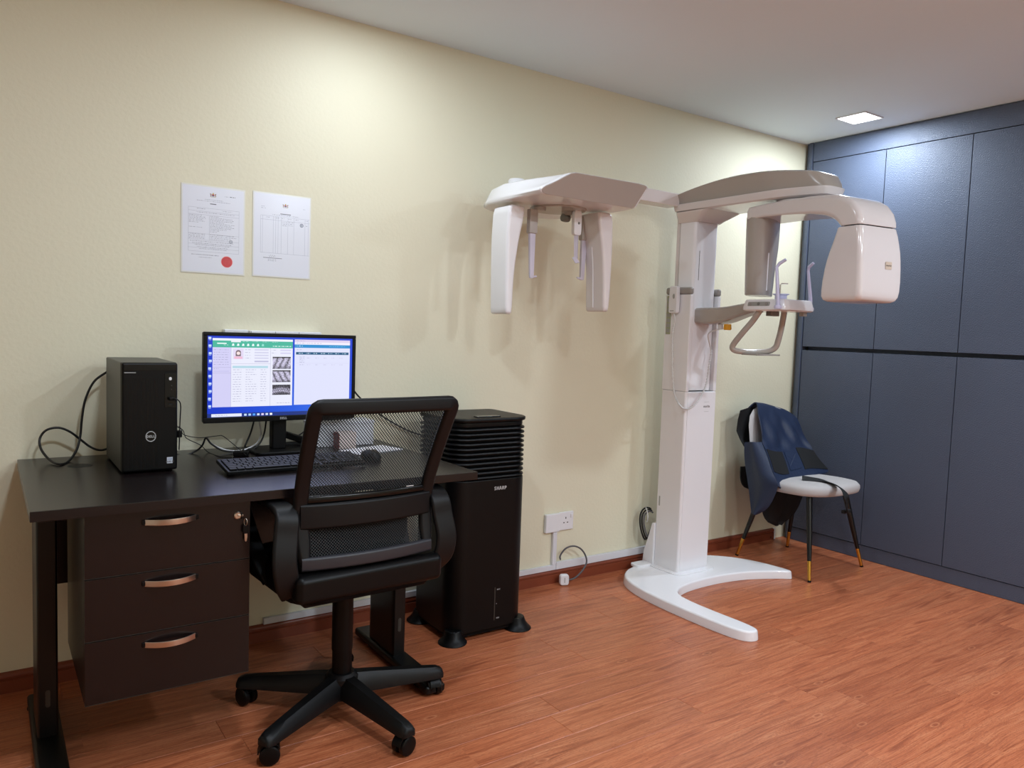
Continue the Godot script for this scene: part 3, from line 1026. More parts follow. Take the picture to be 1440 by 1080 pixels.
	part(slab(rrect(0.118, 0.020, 0.005, 3), Vector3(2.8612, 1.3915, 0.702), Vector3.BACK, lean, Vector3.RIGHT.cross(Vector3.ZERO) - lean.cross(Vector3.BACK) * -1.0, 0.0012, 0.0004, 1), "button_panel", M.panel_grey, m)
	for k in 3:
		var disc_ := lathe([[0.0, 0.0], [0.0075, 0.0], [0.0065, 0.0015], [0.0, 0.0018]], 14)
		part(moved(disc_, Transform3D(Basis(Vector3.BACK, deg_to_rad(74)), Vector3(2.8598, 1.3915, 0.660 + k * 0.042))), "button", M.cap_grey if k != 1 else M.rubber, m)
	var loop := [Vector3(2.892, 1.366, 0.690), at_x(1058, 452, 2.886), at_x(1045, 467, 2.880), at_x(1031, 485, 2.876), at_x(1032, 492, 2.884), at_x(1045, 494.5, 2.92), at_x(1062, 495, 2.98), at_x(1080, 494, 3.035), at_x(1090, 489, 3.058), at_x(1094, 480, 3.062), at_x(1099, 460, 3.058), Vector3(3.052, 1.366, 0.70)]
	part(tube(smooth_path(loop, 5), 0.0135, 10), "handle_loop", M.machine_grey, m, 60)
	part(rbox(at_x(1050, 498.5, 2.93) + Vector3(-0.02, -0.002, -0.015), at_x(1080, 498.5, 3.03) + Vector3(0.05, 0.002, 0.03), 0.0015), "handle_plate", M.cap_grey, m)
	part(rbox(Vector3(2.93, 1.340, 0.690), Vector3(2.985, 1.3605, 0.725), 0.004, 2), "knob", M.rubber, m)
	part(rbox(Vector3(3.02, 1.342, 0.80), Vector3(3.045, 1.3605, 0.825), 0.003, 2), "knob", M.cap_grey, m)
	part(lathe([[0.0, 1.272], [0.016, 1.272], [0.019, 1.278], [0.017, 1.300], [0.0, 1.300]], 16, Vector3(2.945, 0, 0.465)), "emergency_stop", M.yellow, m)
	part(rbox(Vector3(2.95, 1.274, 0.40), Vector3(2.962, 1.301, 0.425), 0.002), "cable_clip", M.white_plastic, m)
	# chin cup and bite rod
	part(lathe([[0.0, 1.411], [0.026, 1.411], [0.026, 1.434], [0.036, 1.438], [0.036, 1.441], [0.0, 1.442]], 22, Vector3(2.972, 0, 0.735)), "chin_cup", M.lilac, m)
	part(tube([Vector3(2.965, 1.441, 0.735), Vector3(2.965, 1.482, 0.735), Vector3(2.968, 1.487, 0.739), Vector3(2.985, 1.487, 0.760)], 0.0028, 8), "bite_rod", M.steel, m)
	for s in [-1.0, 1.0]:
		var x: float = 2.968 + s * 0.118
		var rod := [Vector3(x, 1.378, 0.812), Vector3(x, 1.43, 0.808), Vector3(x - s * 0.004, 1.550, 0.792), Vector3(x - s * 0.012, 1.566, 0.800), Vector3(x - s * 0.018, 1.582, 0.826)]
		part(tube(rod, [0.0095, 0.0085, 0.0065, 0.0075, 0.0065], 8), "temple_rod", M.lilac, m, 60)
		part(lathe([[0.0, -0.008], [0.014, -0.008], [0.016, 0.0], [0.014, 0.008], [0.0, 0.008]], 14, Vector3(x, 1.376, 0.812)), "rod_knob", M.lilac, m)
	# side arm to the cephalostat
	part(rbox(Vector3(2.18, 1.876, 0.12), Vector3(2.852, 1.938, 0.204), 0.004, 2), "ceph_arm", M.enamel_warm, m)
	# cephalostat head: drawn as cross-sections from the wall outwards; far end slopes in an s-curve, sides leaning out to the top
	rings = []
	for a in [[0.050, 1.925, 2.06, 1.792], [0.060, 1.875, 2.10, 1.798], [0.085, 1.810, 2.150, 1.802], [0.130, 1.752, 2.190, 1.808], [0.20, 1.722, 2.212, 1.816], [0.30, 1.712, 2.222, 1.824], [0.40, 1.708, 2.222, 1.829], [0.50, 1.706, 2.218, 1.833], [0.556, 1.706, 2.212, 1.835], [0.572, 1.708, 2.206, 1.836], [0.580, 1.714, 2.196, 1.836]]:
		var ring := PackedVector3Array()
		var hgt: float = a[3] - 1.748
		var xl: float = a[1]
		var xr: float = a[2]
		var leaning := smoothstep(0.3, 0.58, a[0]) * 0.052
		var slope := lerpf(0.22, 1.0, smoothstep(0.30, 0.58, a[0]))
		for q in [[0.022, 0.0], [0.006, 0.05], [0.0, 0.14], [0.002, 0.22], [0.012, 0.32], [0.034, 0.45], [0.060, 0.62], [0.084, 0.80], [0.104, 0.93], [0.125, 0.995]]:
			ring.append(Vector3(xl + q[0] * slope, 1.748 + q[1] * hgt, a[0] + leaning * q[1]))
		for q in [[-0.030, 1.02], [0.004, 1.0], [0.016, 0.97], [0.020, 0.92], [0.017, 0.82], [0.0, 0.10], [-0.004, 0.04], [-0.014, 0.0]]:
			ring.append(Vector3(xr + q[0], 1.748 + q[1] * hgt, a[0] + leaning * q[1]))
		rings.append(ring)
	part(loft(rings), "ceph_head", M.enamel, m, 40)
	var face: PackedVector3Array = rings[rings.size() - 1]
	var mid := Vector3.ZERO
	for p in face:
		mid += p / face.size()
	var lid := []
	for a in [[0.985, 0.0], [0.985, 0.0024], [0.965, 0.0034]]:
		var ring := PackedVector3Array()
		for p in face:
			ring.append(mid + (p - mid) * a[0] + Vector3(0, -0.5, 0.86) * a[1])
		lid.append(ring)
	part(loft(lid), "ceph_front_shade", M.machine_grey, m, 30)  # added grey sheet: shade of the head's front face put into colour
	part(lathe([[0.0, 1.816], [0.036, 1.816], [0.036, 1.858], [0.031, 1.864], [0.0, 1.865]], 22, Vector3(1.842, 0, 0.24)), "ceph_pivot_cap", M.white_plastic, m)
	# the two hanging arms
	var left_arm := rounded(v2([[1.718, 1.735], [1.712, 1.60], [1.716, 1.40], [1.720, 1.300], [1.752, 1.300], [1.754, 1.42], [1.760, 1.50], [1.775, 1.60], [1.793, 1.68], [1.800, 1.735]]), 2, 0.25)
	part(slab(left_arm, Vector3(0, 0, 0.252), Vector3.RIGHT, Vector3.UP, Vector3.BACK, 0.122, 0.012, 3), "ceph_sensor_arm", M.enamel, m, 50)
	var right_arm := rounded(v2([[2.195, 1.742], [2.200, 1.60], [2.198, 1.42], [2.192, 1.328], [2.160, 1.328], [2.156, 1.42], [2.150, 1.52], [2.136, 1.62], [2.118, 1.69], [2.112, 1.742]]), 2, 0.25)
	part(slab(right_arm, Vector3(0, 0, 0.335), Vector3.RIGHT, Vector3.UP, Vector3.BACK, 0.122, 0.012, 3), "ceph_slit_arm", M.enamel_warm, m, 50)
	part(tube(smooth_path([Vector3(2.1575, 1.345, 0.39), Vector3(2.1535, 1.43, 0.39), Vector3(2.1475, 1.53, 0.39), Vector3(2.138, 1.60, 0.39)], 3), 0.003, 6), "slit_line", M.enamel, m)
	# ear rods and nose rest under the head
	part(lathe([[0.0, 1.741], [0.115, 1.741], [0.118, 1.744], [0.118, 1.7482], [0.0, 1.7482]], 30, Vector3(1.985, 0, 0.345)), "turntable", M.machine_grey, m)
	part(lathe([[0.0, 1.728], [0.028, 1.728], [0.028, 1.7412], [0.0, 1.7412]], 18, Vector3(1.885, 0, 0.345)), "rod_mount", M.machine_grey, m)
	part(lathe([[0.0, 1.724], [0.034, 1.724], [0.034, 1.7412], [0.0, 1.7412]], 18, Vector3(2.045, 0, 0.345)), "rod_mount", M.machine_grey, m)
	part(moved(lathe([[0.0, -0.016], [0.016, -0.016], [0.018, 0.0], [0.016, 0.016], [0.0, 0.016]], 16), Transform3D(Basis(Vector3.BACK, PI / 2), Vector3(2.025, 1.715, 0.345))), "clamp_knob", M.rubber, m)
	ear_rod(m, 1.850, 1.730, 1.632, 1.452, 0.350, 1.0)
	ear_rod(m, 2.130, 1.730, 1.630, 1.462, 0.345, -1.0)
	part(slab(rounded(v2([[-0.020, 0.0], [0.020, 0.0], [0.020, 0.09], [0.012, 0.108], [-0.012, 0.108], [-0.020, 0.09]]), 2, 0.2), Vector3(2.046, 1.640, 0.385), Vector3.RIGHT, Vector3.UP, Vector3.BACK, 0.020, 0.003, 2), "nose_rest_holder", M.enamel, m)
	part(moved(lathe([[0.0, 0.0], [0.0055, 0.0], [0.0045, 0.002], [0.0, 0.002]], 12), Transform3D(Basis(Vector3.RIGHT, PI / 2), Vector3(2.050, 1.690, 0.4052))), "holder_screw", M.rubber, m)
	part(tube([Vector3(2.046, 1.640, 0.395), Vector3(2.048, 1.56, 0.395), Vector3(2.050, 1.545, 0.395)], [0.012, 0.0105, 0.0105], 4), "nose_rest_rod", M.clear_rod, m, 20)
	part(slab(rrect(0.022, 0.030, 0.002, 2), Vector3(2.042, 1.536, 0.402), Vector3(1, 0.2, 0).normalized(), Vector3(-0.3, 1, -0.6).normalized(), Vector3(-0.1, 0.55, 1).normalized(), 0.004, 0.001, 1), "nose_pad", M.clear_rod, m)
	# power lead bundled behind the column
	var cl = thing("cable_bundle", "bundled grey and black cable looped behind the machine column", "cable", Vector3(2.80, 0.2, 0.06))
	for k in 3:
		var ring_path := []
		for i in 25:
			var a := PI * 0.36 + TAU * 0.80 * i / 24
			ring_path.append(Vector3(2.872 + (0.058 - k * 0.006) * cos(a) * 0.8, 0.243 + (0.085 - k * 0.008) * sin(a), 0.060 + k * 0.010 + 0.01 * sin(a * 2.0)))
		part(tube(ring_path, 0.0045, 7), "cable_loop", M.cable if k < 2 else M.cable_grey, cl)
	part(tube(smooth_path([Vector3(2.858, 0.33, 0.064), Vector3(2.853, 0.318, 0.078), Vector3(2.852, 0.283, 0.088), Vector3(2.856, 0.258, 0.078)], 3), 0.003, 6), "cable_tie", M.cable_white, cl)
	# hand switch on a coiled cord
	var hs = thing("exposure_hand_switch", "white exposure hand switch on a coiled cord hung on the machine column", "hand switch", Vector3(2.85, 1.35, 0.2))
	part(slab(rounded(v2([[-0.026, 0.0], [0.026, 0.0], [0.027, 0.06], [0.025, 0.135], [-0.025, 0.135], [-0.029, 0.06]]), 3, 0.18), Vector3(2.858, 1.348, 0.206), Vector3.BACK, Vector3.UP, Vector3.LEFT, 0.024, 0.005, 2), "handset", M.white_plastic, hs)
	part(moved(lathe([[0.0, 0.0], [0.009, 0.0], [0.008, 0.002], [0.0, 0.003]], 14), Transform3D(Basis(Vector3.BACK, PI / 2).scaled_local(Vector3(1.4, 1, 0.8)), Vector3(2.834, 1.432, 0.212))), "button", M.panel_grey, hs)
	part(rbox(Vector3(2.8333, 1.358, 0.19), Vector3(2.8342, 1.362, 0.216), 0.0003), "print", M.panel_grey, hs)
	var cord := [Vector3(2.846, 1.348, 0.205), at_x(949, 450, 2.848), at_x(946, 468, 2.846), at_x(945.5, 500, 2.842), at_x(946, 530, 2.845), at_x(949, 556, 2.850), at_z(958, 572, 0.315), at_z(966, 575, 0.325), at_z(975, 571, 0.33), at_z(985, 559, 0.33), at_z(993, 540, 0.325), at_z(997, 515, 0.32), at_z(1000, 494, 0.318), at_z(996, 470, 0.335), Vector3(2.955, 1.276, 0.41)]
	var spine := smooth_path(cord, 30)
	part(tube(spine, 0.0034, 6), "cord_core", M.cable_white, hs)
	var coil := []
	var n := spine.size()
	for i in range(40, n - 50):
		for k in 2:
			var f := i + k * 0.5
			var p: Vector3 = spine[i].lerp(spine[i + 1], k * 0.5)
			var t: Vector3 = (spine[i + 1] - spine[i]).normalized()
			var u: Vector3 = t.cross(Vector3(0.3, 0.1, 1)).normalized()
			var w := t.cross(u)
			coil.append(p + (u * cos(f * 1.25) + w * sin(f * 1.25)) * 0.0042)
	part(tube(coil, 0.0017, 4), "coiled_cord", M.cable_white, hs, 70)

func ear_rod(m, x: float, top: float, mid: float, low: float, z: float, s: float) -> void:
	part(rbox(Vector3(x - 0.020, mid, z - 0.013), Vector3(x + 0.020, top, z + 0.013), 0.004, 2), "ear_rod_holder", M.machine_grey, m)
	part(loft([
		ring_xz(rrect(0.030, 0.016, 0.004, 2, Vector2(x, z)), mid + 0.002),
		ring_xz(rrect(0.020, 0.013, 0.004, 2, Vector2(x + s * 0.004, z)), low + 0.01),
		ring_xz(rrect(0.016, 0.012, 0.004, 2, Vector2(x + s * 0.004, z)), low)]), "ear_rod", M.clear_rod, m)
	part(tube([Vector3(x + s * 0.002, low + 0.005, z), Vector3(x + s * 0.018, low + 0.006, z), Vector3(x + s * 0.030, low + 0.008, z)], [0.007, 0.005, 0.004], 8), "ear_plug", M.clear_rod, m)

# ---------------------------------------------------------------- desk
func build_desk() -> void:
	var d = thing("office_desk", "dark brown desk with black steel legs under the wall certificates", "desk", Vector3(0.71, 0, 0.4))
	part(rbox(Vector3(0.086, DESK - 0.026, 0.012), Vector3(1.338, DESK, 0.802), 0.0015), "desktop", M.wenge, d)
	part(rbox(Vector3(0.0862, DESK - 0.0255, 0.8022), Vector3(1.3378, DESK - 0.0008, 0.8034), 0.0005), "edge_band", M.wenge, d)
	var g := Vector3(0.246, DESK, 0.20)
	part(lathe([[0.0, DESK - 0.004], [0.036, DESK - 0.004], [0.036, DESK + 0.0002], [0.034, DESK + 0.0004], [0.0, DESK + 0.0004]], 26, Vector3(g.x, 0, g.z)), "cable_grommet", M.black, d)
	for side in [[0.113, 0.166], [1.213, 1.264]]:
		var x0: float = side[0]
		var x1: float = side[1]
		part(slab(rounded(v2([[x0, -0.46], [x1, -0.46], [x1, -0.25], [x0, -0.25]]), 3, 0.12), Vector3(0, 0.036, 0), Vector3.RIGHT, Vector3.FORWARD, Vector3.UP, DESK - 0.026 - 0.036, 0.002, 1), "leg", M.black_steel, d)
		part(rbox(Vector3(x0 - 0.012, 0.008, 0.14), Vector3(x1 + 0.012, 0.038, 0.74), 0.010, 3), "foot_bar", M.black_steel, d)
		part(rbox(Vector3(x0 - 0.006, DESK - 0.052, 0.10), Vector3(x1 + 0.006, DESK - 0.026, 0.70), 0.003, 1), "support_bar", M.black_steel, d)
		for z in [0.17, 0.71]:
			part(lathe([[0.0, 0.0], [0.020, 0.0], [0.020, 0.006], [0.010, 0.0085], [0.0, 0.0085]], 14, Vector3((x0 + x1) / 2 + (0.02 if x0 > 1.0 else -0.02), 0, z)), "leveller", M.black, d)
		part(slab(rrect(0.012, 0.05, 0.0055, 3), Vector3((x0 + x1) / 2, 0.15, 0.4598), Vector3.RIGHT, Vector3.UP, Vector3.BACK, 0.0012, 0.0003, 1), "cable_slot", M.graphite, d)
	part(rbox(Vector3(0.17, 0.37, 0.095), Vector3(1.21, DESK - 0.027, 0.111), 0.001), "modesty_panel", M.wenge, d)
	# hanging drawer unit
	var p = thing("drawer_pedestal", "dark brown three-drawer pedestal with steel bow handles hung under the desk", "drawers", Vector3(0.407, 0.243, 0.5))
	part(rbox(Vector3(0.202, 0.244, 0.30), Vector3(0.612, DESK - 0.028, 0.748), 0.001), "carcass", M.wenge, p)
	var rows := [[0.5725, 0.7370], [0.4095, 0.5695], [0.2430, 0.4065]]
	for r in rows:
		var f := part(rbox(Vector3(0.2025, r[0], 0.7485), Vector3(0.6115, r[1], 0.765), 0.001), "drawer", M.wenge, p)
		part(rbox(Vector3(0.2025, r[0] - 0.0012, 0.7490), Vector3(0.6115, r[0] - 0.0002, 0.7652), 0.0002), "edge_strip", M.graphite, f)
		var y: float = {0.5725: 0.704, 0.4095: 0.541, 0.2430: 0.3765}[r[0]]
		var arc := []
		for i in 13:
			var t := float(i) / 12 * 2.0 - 1.0
			arc.append(Vector3(0.404 + t * 0.062, y, 0.768 + 0.024 * (1.0 - t * t)))
		part(bar(arc, Vector3(0, 0, 1), 0.0155, 0.0032), "handle", M.steel, f)
		for s in [-1.0, 1.0]:
			part(rbox(Vector3(0.404 + s * 0.062 - 0.008, y - 0.006, 0.7650), Vector3(0.404 + s * 0.062 + 0.008, y + 0.006, 0.7700), 0.0015), "handle_foot", M.black, f)
	var lock := part(moved(lathe([[0.0, 0.0], [0.0105, 0.0], [0.0105, 0.004], [0.008, 0.006], [0.0, 0.006]], 20), Transform3D(Basis(Vector3.RIGHT, PI / 2), Vector3(0.577, 0.697, 0.765))), "lock", M.steel, p)
	# keys hanging from the lock
	var k = thing("drawer_keys", "two small keys on a ring hanging from the drawer lock", "keys", Vector3(0.586, 0.66, 0.785))
	part(slab(rrect(0.010, 0.020, 0.004, 3), Vector3(0.584, 0.697, 0.772), Vector3.BACK, Vector3.UP, Vector3.RIGHT, 0.003, 0.0008, 1), "key_in_lock", M.black, k)
	part(rbox(Vector3(0.576, 0.694, 0.7705), Vector3(0.590, 0.700, 0.775), 0.001), "key_shank", M.steel, k)
	var kr := []
	for i in 17:
		var a := TAU * i / 16
		kr.append(Vector3(0.596 + 0.003 * cos(a), 0.678 + 0.010 * sin(a), 0.776 + 0.005 * cos(a)))
	part(tube(kr, 0.0008, 5), "ring", M.steel, k)
	part(slab(rrect(0.016, 0.024, 0.005, 3), Vector3(0.597, 0.657, 0.7735), Vector3.RIGHT, Vector3.UP, Vector3.BACK, 0.004, 0.001, 1), "key_bow", M.black, k)
	part(slab(v2([[-0.004, 0.0], [0.004, 0.0], [0.0042, -0.010], [0.003, -0.016], [0.003, -0.020], [0.0, -0.023], [-0.003, -0.020], [-0.0035, -0.008]]), Vector3(0.597, 0.645, 0.7745), Vector3.RIGHT, Vector3.UP, Vector3.BACK, 0.002, 0.0004, 1), "key_blade", M.steel, k)

# ---------------------------------------------------------------- computer
func screen_image() -> ImageTexture:
	var w := 768
	var h := 432
	var im := Image.create(w, h, false, Image.FORMAT_RGB8)
	for y in h:
		for x in w:
			var d := Vector2(x - 520.0, y - 400.0).length() / 500.0
			im.set_pixel(x, y, Color(0.05, 0.22, 0.80).lerp(Color(0.20, 0.50, 0.98), clampf(1.0 - d, 0.0, 1.0) * 0.6))
	var white := Color(0.93, 0.94, 1.0)
	var lil := Color(0.84, 0.83, 0.98)
	var ink := Color(0.62, 0.62, 0.76)
	# desktop icons
	for k in 10:
		im.fill_rect(Rect2i(4 + (k * 5) % 4, 6 + k * 40, 14, 12), Color(0.80, 0.88, 1.0))
		im.fill_rect(Rect2i(6, 21 + k * 40, 12, 2), Color(0.85, 0.9, 1.0))
	# practice software
	im.fill_rect(Rect2i(24, 12, 408, 366), white)
	im.fill_rect(Rect2i(24, 12, 408, 12), Color(0.95, 0.97, 1.0))
	im.fill_rect(Rect2i(24, 24, 408, 36), Color(0.27, 0.72, 0.62))
	im.fill_rect(Rect2i(114, 24, 48, 8), Color(0.93, 0.95, 0.98))
	for k in 4:
		dash_line(im, 172 + k * 50, 27, 32, Color(0.75, 0.92, 0.88))
	im.fill_rect(Rect2i(46, 36, 46, 6), Color(0.95, 1.0, 1.0))
	dash_line(im, 78, 46, 26, Color(0.85, 0.98, 0.95))
	for k in 7:
		disc(im, 124 + k * 25, 43, 5, Color(0.95, 1.0, 1.0) if k < 6 else Color(0.6, 0.9, 0.85))
		im.fill_rect(Rect2i(118 + k * 25, 46, 12, 5), Color(0.95, 1.0, 1.0) if k < 6 else Color(0.6, 0.9, 0.85))
	dash_line(im, 326, 48, 100, Color(0.9, 1.0, 0.98), 4)
	im.fill_rect(Rect2i(24, 60, 90, 318), lil)
	im.fill_rect(Rect2i(114, 60, 1, 318), ink)
	for k in 7:
		dash_line(im, 30, 72 + k * 13, 74, ink)
	im.fill_rect(Rect2i(24, 166, 90, 1), ink)
	dash_line(im, 30, 172, 26, ink)
	im.fill_rect(Rect2i(30, 184, 76, 6), Color(0.80, 0.79, 0.95))
	im.fill_rect(Rect2i(24, 196, 90, 1), ink)
	# patient portrait icon
	im.fill_rect(Rect2i(124, 66, 52, 56), Color(0.90, 0.86, 0.97))
	disc(im, 150, 86, 13, Color(0.48, 0.40, 0.44))
	im.fill_rect(Rect2i(137, 86, 26, 20), Color(0.48, 0.40, 0.44))
	disc(im, 150, 90, 9, Color(0.98, 0.90, 0.90))
	im.fill_rect(Rect2i(130, 108, 40, 12), Color(0.95, 0.74, 0.84))
	for k in 4:
		dash_line(im, 184, 70 + k * 15, 30, ink)
		im.fill_rect(Rect2i(232, 68 + k * 15, 72, 6), Color(0.82, 0.82, 0.93))
	im.fill_rect(Rect2i(232, 130, 72, 8), Color(0.76, 0.76, 0.88))
	im.fill_rect(Rect2i(116, 146, 198, 1), ink)
	im.fill_rect(Rect2i(314, 60, 1, 318), ink)
	im.fill_rect(Rect2i(122, 158, 180, 12), Color(0.72, 0.86, 0.92))
	for k in 14:
		dash_line(im, 124, 178 + k * 13, 44, ink)
		dash_line(im, 188, 178 + k * 13, rng.randi_range(20, 64), ink)
		dash_line(im, 264, 178 + k * 13, 32, ink)
	for k in 2:
		dash_line(im, 320, 70 + k * 16, 28, ink)
		im.fill_rect(Rect2i(366, 68 + k * 16, 56, 7), Color(0.83, 0.82, 0.95))
	# three x-ray pictures
	var nz := FastNoiseLite.new()
	nz.seed = 4
	nz.frequency = 0.06
	for k in 3:
		var y0: int = [108, 182, 262][k]
		var hh: int = [66, 66, 56][k]
		for y in hh:
			for x in 96:
				# teeth: bright crowns and roots with dark gaps, darker jaw bone below
				var lean := x + y * (0.42 if k == 0 else -0.5) + 5.0 * nz.get_noise_2d(x * 0.6 + k * 90.0, y * 0.6)
				var tooth := pow(absf(sin(lean * (0.105 if k < 2 else 0.30) + 0.6 * k)), 0.55)
				var v := 0.30 + 0.62 * tooth
				if k < 2:
					v *= 0.62 + 0.38 * smoothstep(0.95, 0.35, absf(float(y) / hh - 0.45) * 1.6)
					v *= smoothstep(-0.02, 0.12, float(y) / hh)
				else:
					v *= 0.35 + 0.75 * exp(-pow((y - 28.0 - 9.0 * pow((x - 48.0) / 48.0, 2)) / 13.0, 2.0))
					v *= 0.55 + 0.45 * smoothstep(0.02, 0.12, absf(y - 27.0 - 8.0 * pow((x - 48.0) / 48.0, 2)) / 28.0)
				v = clampf(v + nz.get_noise_2d(x * 2 + k * 200, y * 2) * 0.35, 0.05, 1.0)
				im.set_pixel(326 + x, y0 + y, Color(v * 0.88, v * 0.86, v * 0.98))
	dash_line(im, 350, 362, 70, ink)
	# web page
	im.fill_rect(Rect2i(442, 10, 312, 366), Color(0.89, 0.90, 1.0))
	im.fill_rect(Rect2i(442, 10, 312, 14), Color(0.88, 0.83, 0.95))
	im.fill_rect(Rect2i(442, 24, 312, 14), Color(0.95, 0.94, 1.0))
	dash_line(im, 452, 16, 50, ink)
	dash_line(im, 452, 29, 140, ink)
	im.fill_rect(Rect2i(442, 38, 312, 18), Color(0.10, 0.55, 0.82))
	dash_line(im, 448, 45, 40, Color(0.9, 0.97, 1.0), 3)
	dash_line(im, 634, 46, 100, Color(0.6, 0.85, 0.95))
	dash_line(im, 454, 66, 30, ink)
	im.fill_rect(Rect2i(450, 80, 296, 14), Color(0.10, 0.34, 0.50))
	for k in 7:
		dash_line(im, 464 + k * 41, 85, 26, Color(0.75, 0.85, 0.92), 4)
	for k in 5:
		dash_line(im, 470, 104 + k * 8, 28, ink)
	for k in 5:
		dash_line(im, 510 + k * 46, 112, 20, Color(0.72, 0.70, 0.84))
		dash_line(im, 510 + k * 46, 150, 20, Color(0.72, 0.70, 0.84))
	dash_line(im, 470, 150, 28, ink)
	im.fill_rect(Rect2i(450, 142, 296, 1), Color(0.80, 0.80, 0.92))
	# task bar
	im.fill_rect(Rect2i(0, h - 20, w, 20), Color(0.10, 0.20, 0.52))
	im.fill_rect(Rect2i(20, h - 18, 150, 16), Color(0.92, 0.94, 1.0))
	dash_line(im, 40, h - 11, 60, ink)
	for k in 7:
		im.fill_rect(Rect2i(182 + k * 22, h - 15, 13, 11), [Color(0.8, 0.9, 1), Color(0.7, 0.85, 1), Color(0.35, 0.65, 1), Color(0.85, 0.9, 1), Color(0.9, 0.85, 1), Color(0.85, 0.9, 1), Color(1, 1, 1)][k])
	for k in 8:
		im.fill_rect(Rect2i(640 + k * 15, h - 13, 7, 6), Color(0.75, 0.82, 1))
	return ImageTexture.create_from_image(im)

func build_computer() -> void:
	# tower
	var c = thing("computer_tower", "black upright desktop computer tower with mesh front standing on the desk", "computer", Vector3(0.412, DESK, 0.24))
	part(rbox(Vector3(0.334, DESK + 0.006, 0.074), Vector3(0.490, 1.1015, 0.394), 0.004, 2), "case", M.graphite, c)
	for x in [0.350, 0.474]:
		for z in [0.10, 0.36]:
			part(lathe([[0.0, DESK], [0.010, DESK], [0.010, DESK + 0.0062], [0.0, DESK + 0.0062]], 12, Vector3(x, 0, z)), "foot", M.black, c)
	part(rbox(Vector3(0.3345, DESK + 0.006, 0.3945), Vector3(0.4895, 1.1010, 0.412), 0.007, 3), "bezel", M.black, c)
	# embossed diagonal weave of the front
	var weave := PackedVector3Array()
	var lo := Vector3(0.340, 0.782, 0.4115)
	for i in 62:
		var y := 0.782 + i * 0.0044
		for j in 8:
			var x := 0.342 + j * 0.0118
			weave.append_array(slab(v2([[0, 0], [0.0085, 0.0030], [0.0085, 0.0046], [0, 0.0016]]), Vector3(x, y, 0.4116), Vector3.RIGHT, Vector3.UP, Vector3.BACK, 0.0010, 0.0002, 1))
	var wv := part(weave, "weave_grille", M.black_gloss, c)
	wv.set_meta("kind", "stuff")
	part(rbox(Vector3(0.452, 0.965, 0.4118), Vector3(0.485, 1.070, 0.4134), 0.0008), "port_panel", M.black_gloss, c)
	part(rbox(Vector3(0.341, 1.078, 0.4118), Vector3(0.485, 1.096, 0.4130), 0.0006), "disc_tray", M.black_gloss, c)
	part(rbox(Vector3(0.3415, 1.0705, 0.4118), Vector3(0.373, 1.0725, 0.4128), 0.0003), "model_print", M.print_grey, c)
	part(slab(rrect(0.008, 0.010, 0.0038, 4), Vector3(0.468, 1.053, 0.4130), Vector3.RIGHT, Vector3.UP, Vector3.BACK, 0.0012, 0.0004, 1), "power_button", M.white_plastic, c)
	for y in [1.030, 1.019]:
		part(rbox(Vector3(0.470, y, 0.4130), Vector3(0.473, y + 0.003, 0.4138), 0.0003), "indicator", M.graphite, c)
	for y in [0.992, 0.972]:
		part(rbox(Vector3(0.463, y, 0.4130), Vector3(0.475, y + 0.005, 0.4137), 0.0003), "usb_port", M.dark_hole, c)
	# round badge
	var badge := []
	for i in 33:
		var a := TAU * i / 32
		badge.append(Vector3(0.4135 + 0.0135 * cos(a), 0.8785 + 0.0150 * sin(a), 0.4134))
	var bd := part(tube(badge, 0.0013, 6), "badge_ring", M.print_grey, c)
	part(slab(rrect(0.0255, 0.0285, 0.0127, 6), Vector3(0.4135, 0.8785, 0.4124), Vector3.RIGHT, Vector3.UP, Vector3.BACK, 0.0008, 0.0002, 1), "badge_plate", M.black_gloss, c)
	var lt := put(letters("DELL", 0.0105, 0.0008, true), "badge_letters", M.print_grey, c)
	lt.position = Vector3(0.4135, 0.8785, 0.4138) - c.position
	part(rbox(Vector3(0.459, 0.793, 0.4118), Vector3(0.4755, 0.812, 0.4128), 0.0004), "sticker", mat(Color(0.80, 0.82, 0.86), 0.3), c)
	var inl := put(letters("intel", 0.0055, 0.0003), "sticker_print", mat(Color(0.3, 0.42, 0.6), 0.4), c)
	inl.position = Vector3(0.4672, 0.8065, 0.4132) - c.position
	var i3 := put(letters("CORE i3", 0.0045, 0.0003, true), "sticker_print", M.print_dark, c)
	i3.position = Vector3(0.4672, 0.7985, 0.4132) - c.position
	var us = thing("usb_plug", "small black usb plug with a thin lead in the front of the computer tower", "usb plug", Vector3(0.474, 0.99, 0.42))
	part(rbox(Vector3(0.462, 0.988, 0.4136), Vector3(0.477, 0.997, 0.434), 0.002), "plug", M.black, us)
	part(tube(smooth_path([Vector3(0.473, 0.993, 0.434), Vector3(0.482, 0.992, 0.440), Vector3(0.4935, 0.975, 0.432), Vector3(0.4965, 0.92, 0.41), Vector3(0.497, 0.86, 0.40), Vector3(0.497, 0.83, 0.395)], 5), 0.0018, 6), "lead", M.cable, us)
	part(rbox(Vector3(0.4915, 0.868, 0.372), Vector3(0.506, 0.890, 0.396), 0.003), "dongle", M.black, us)
	# monitor
	var m = thing("monitor", "black flat computer monitor showing dental records on a pillar stand", "monitor", Vector3(0.885, DESK, 0.18))
	part(rbox(Vector3(0.6115, 0.8835, 0.172), Vector3(1.1575, 1.1955, 0.198), 0.006, 2), "housing", M.black, m)
	var frame := PackedVector3Array()
	frame.append_array(rbox(Vector3(0.6115, 1.1825, 0.1975), Vector3(1.1575, 1.1955, 0.2030), 0.002))
	frame.append_array(rbox(Vector3(0.6115, 0.8835, 0.1975), Vector3(1.1575, 0.9030, 0.2030), 0.002))
	frame.append_array(rbox(Vector3(0.6115, 0.9030, 0.1975), Vector3(0.6245, 1.1825, 0.2030), 0.002))
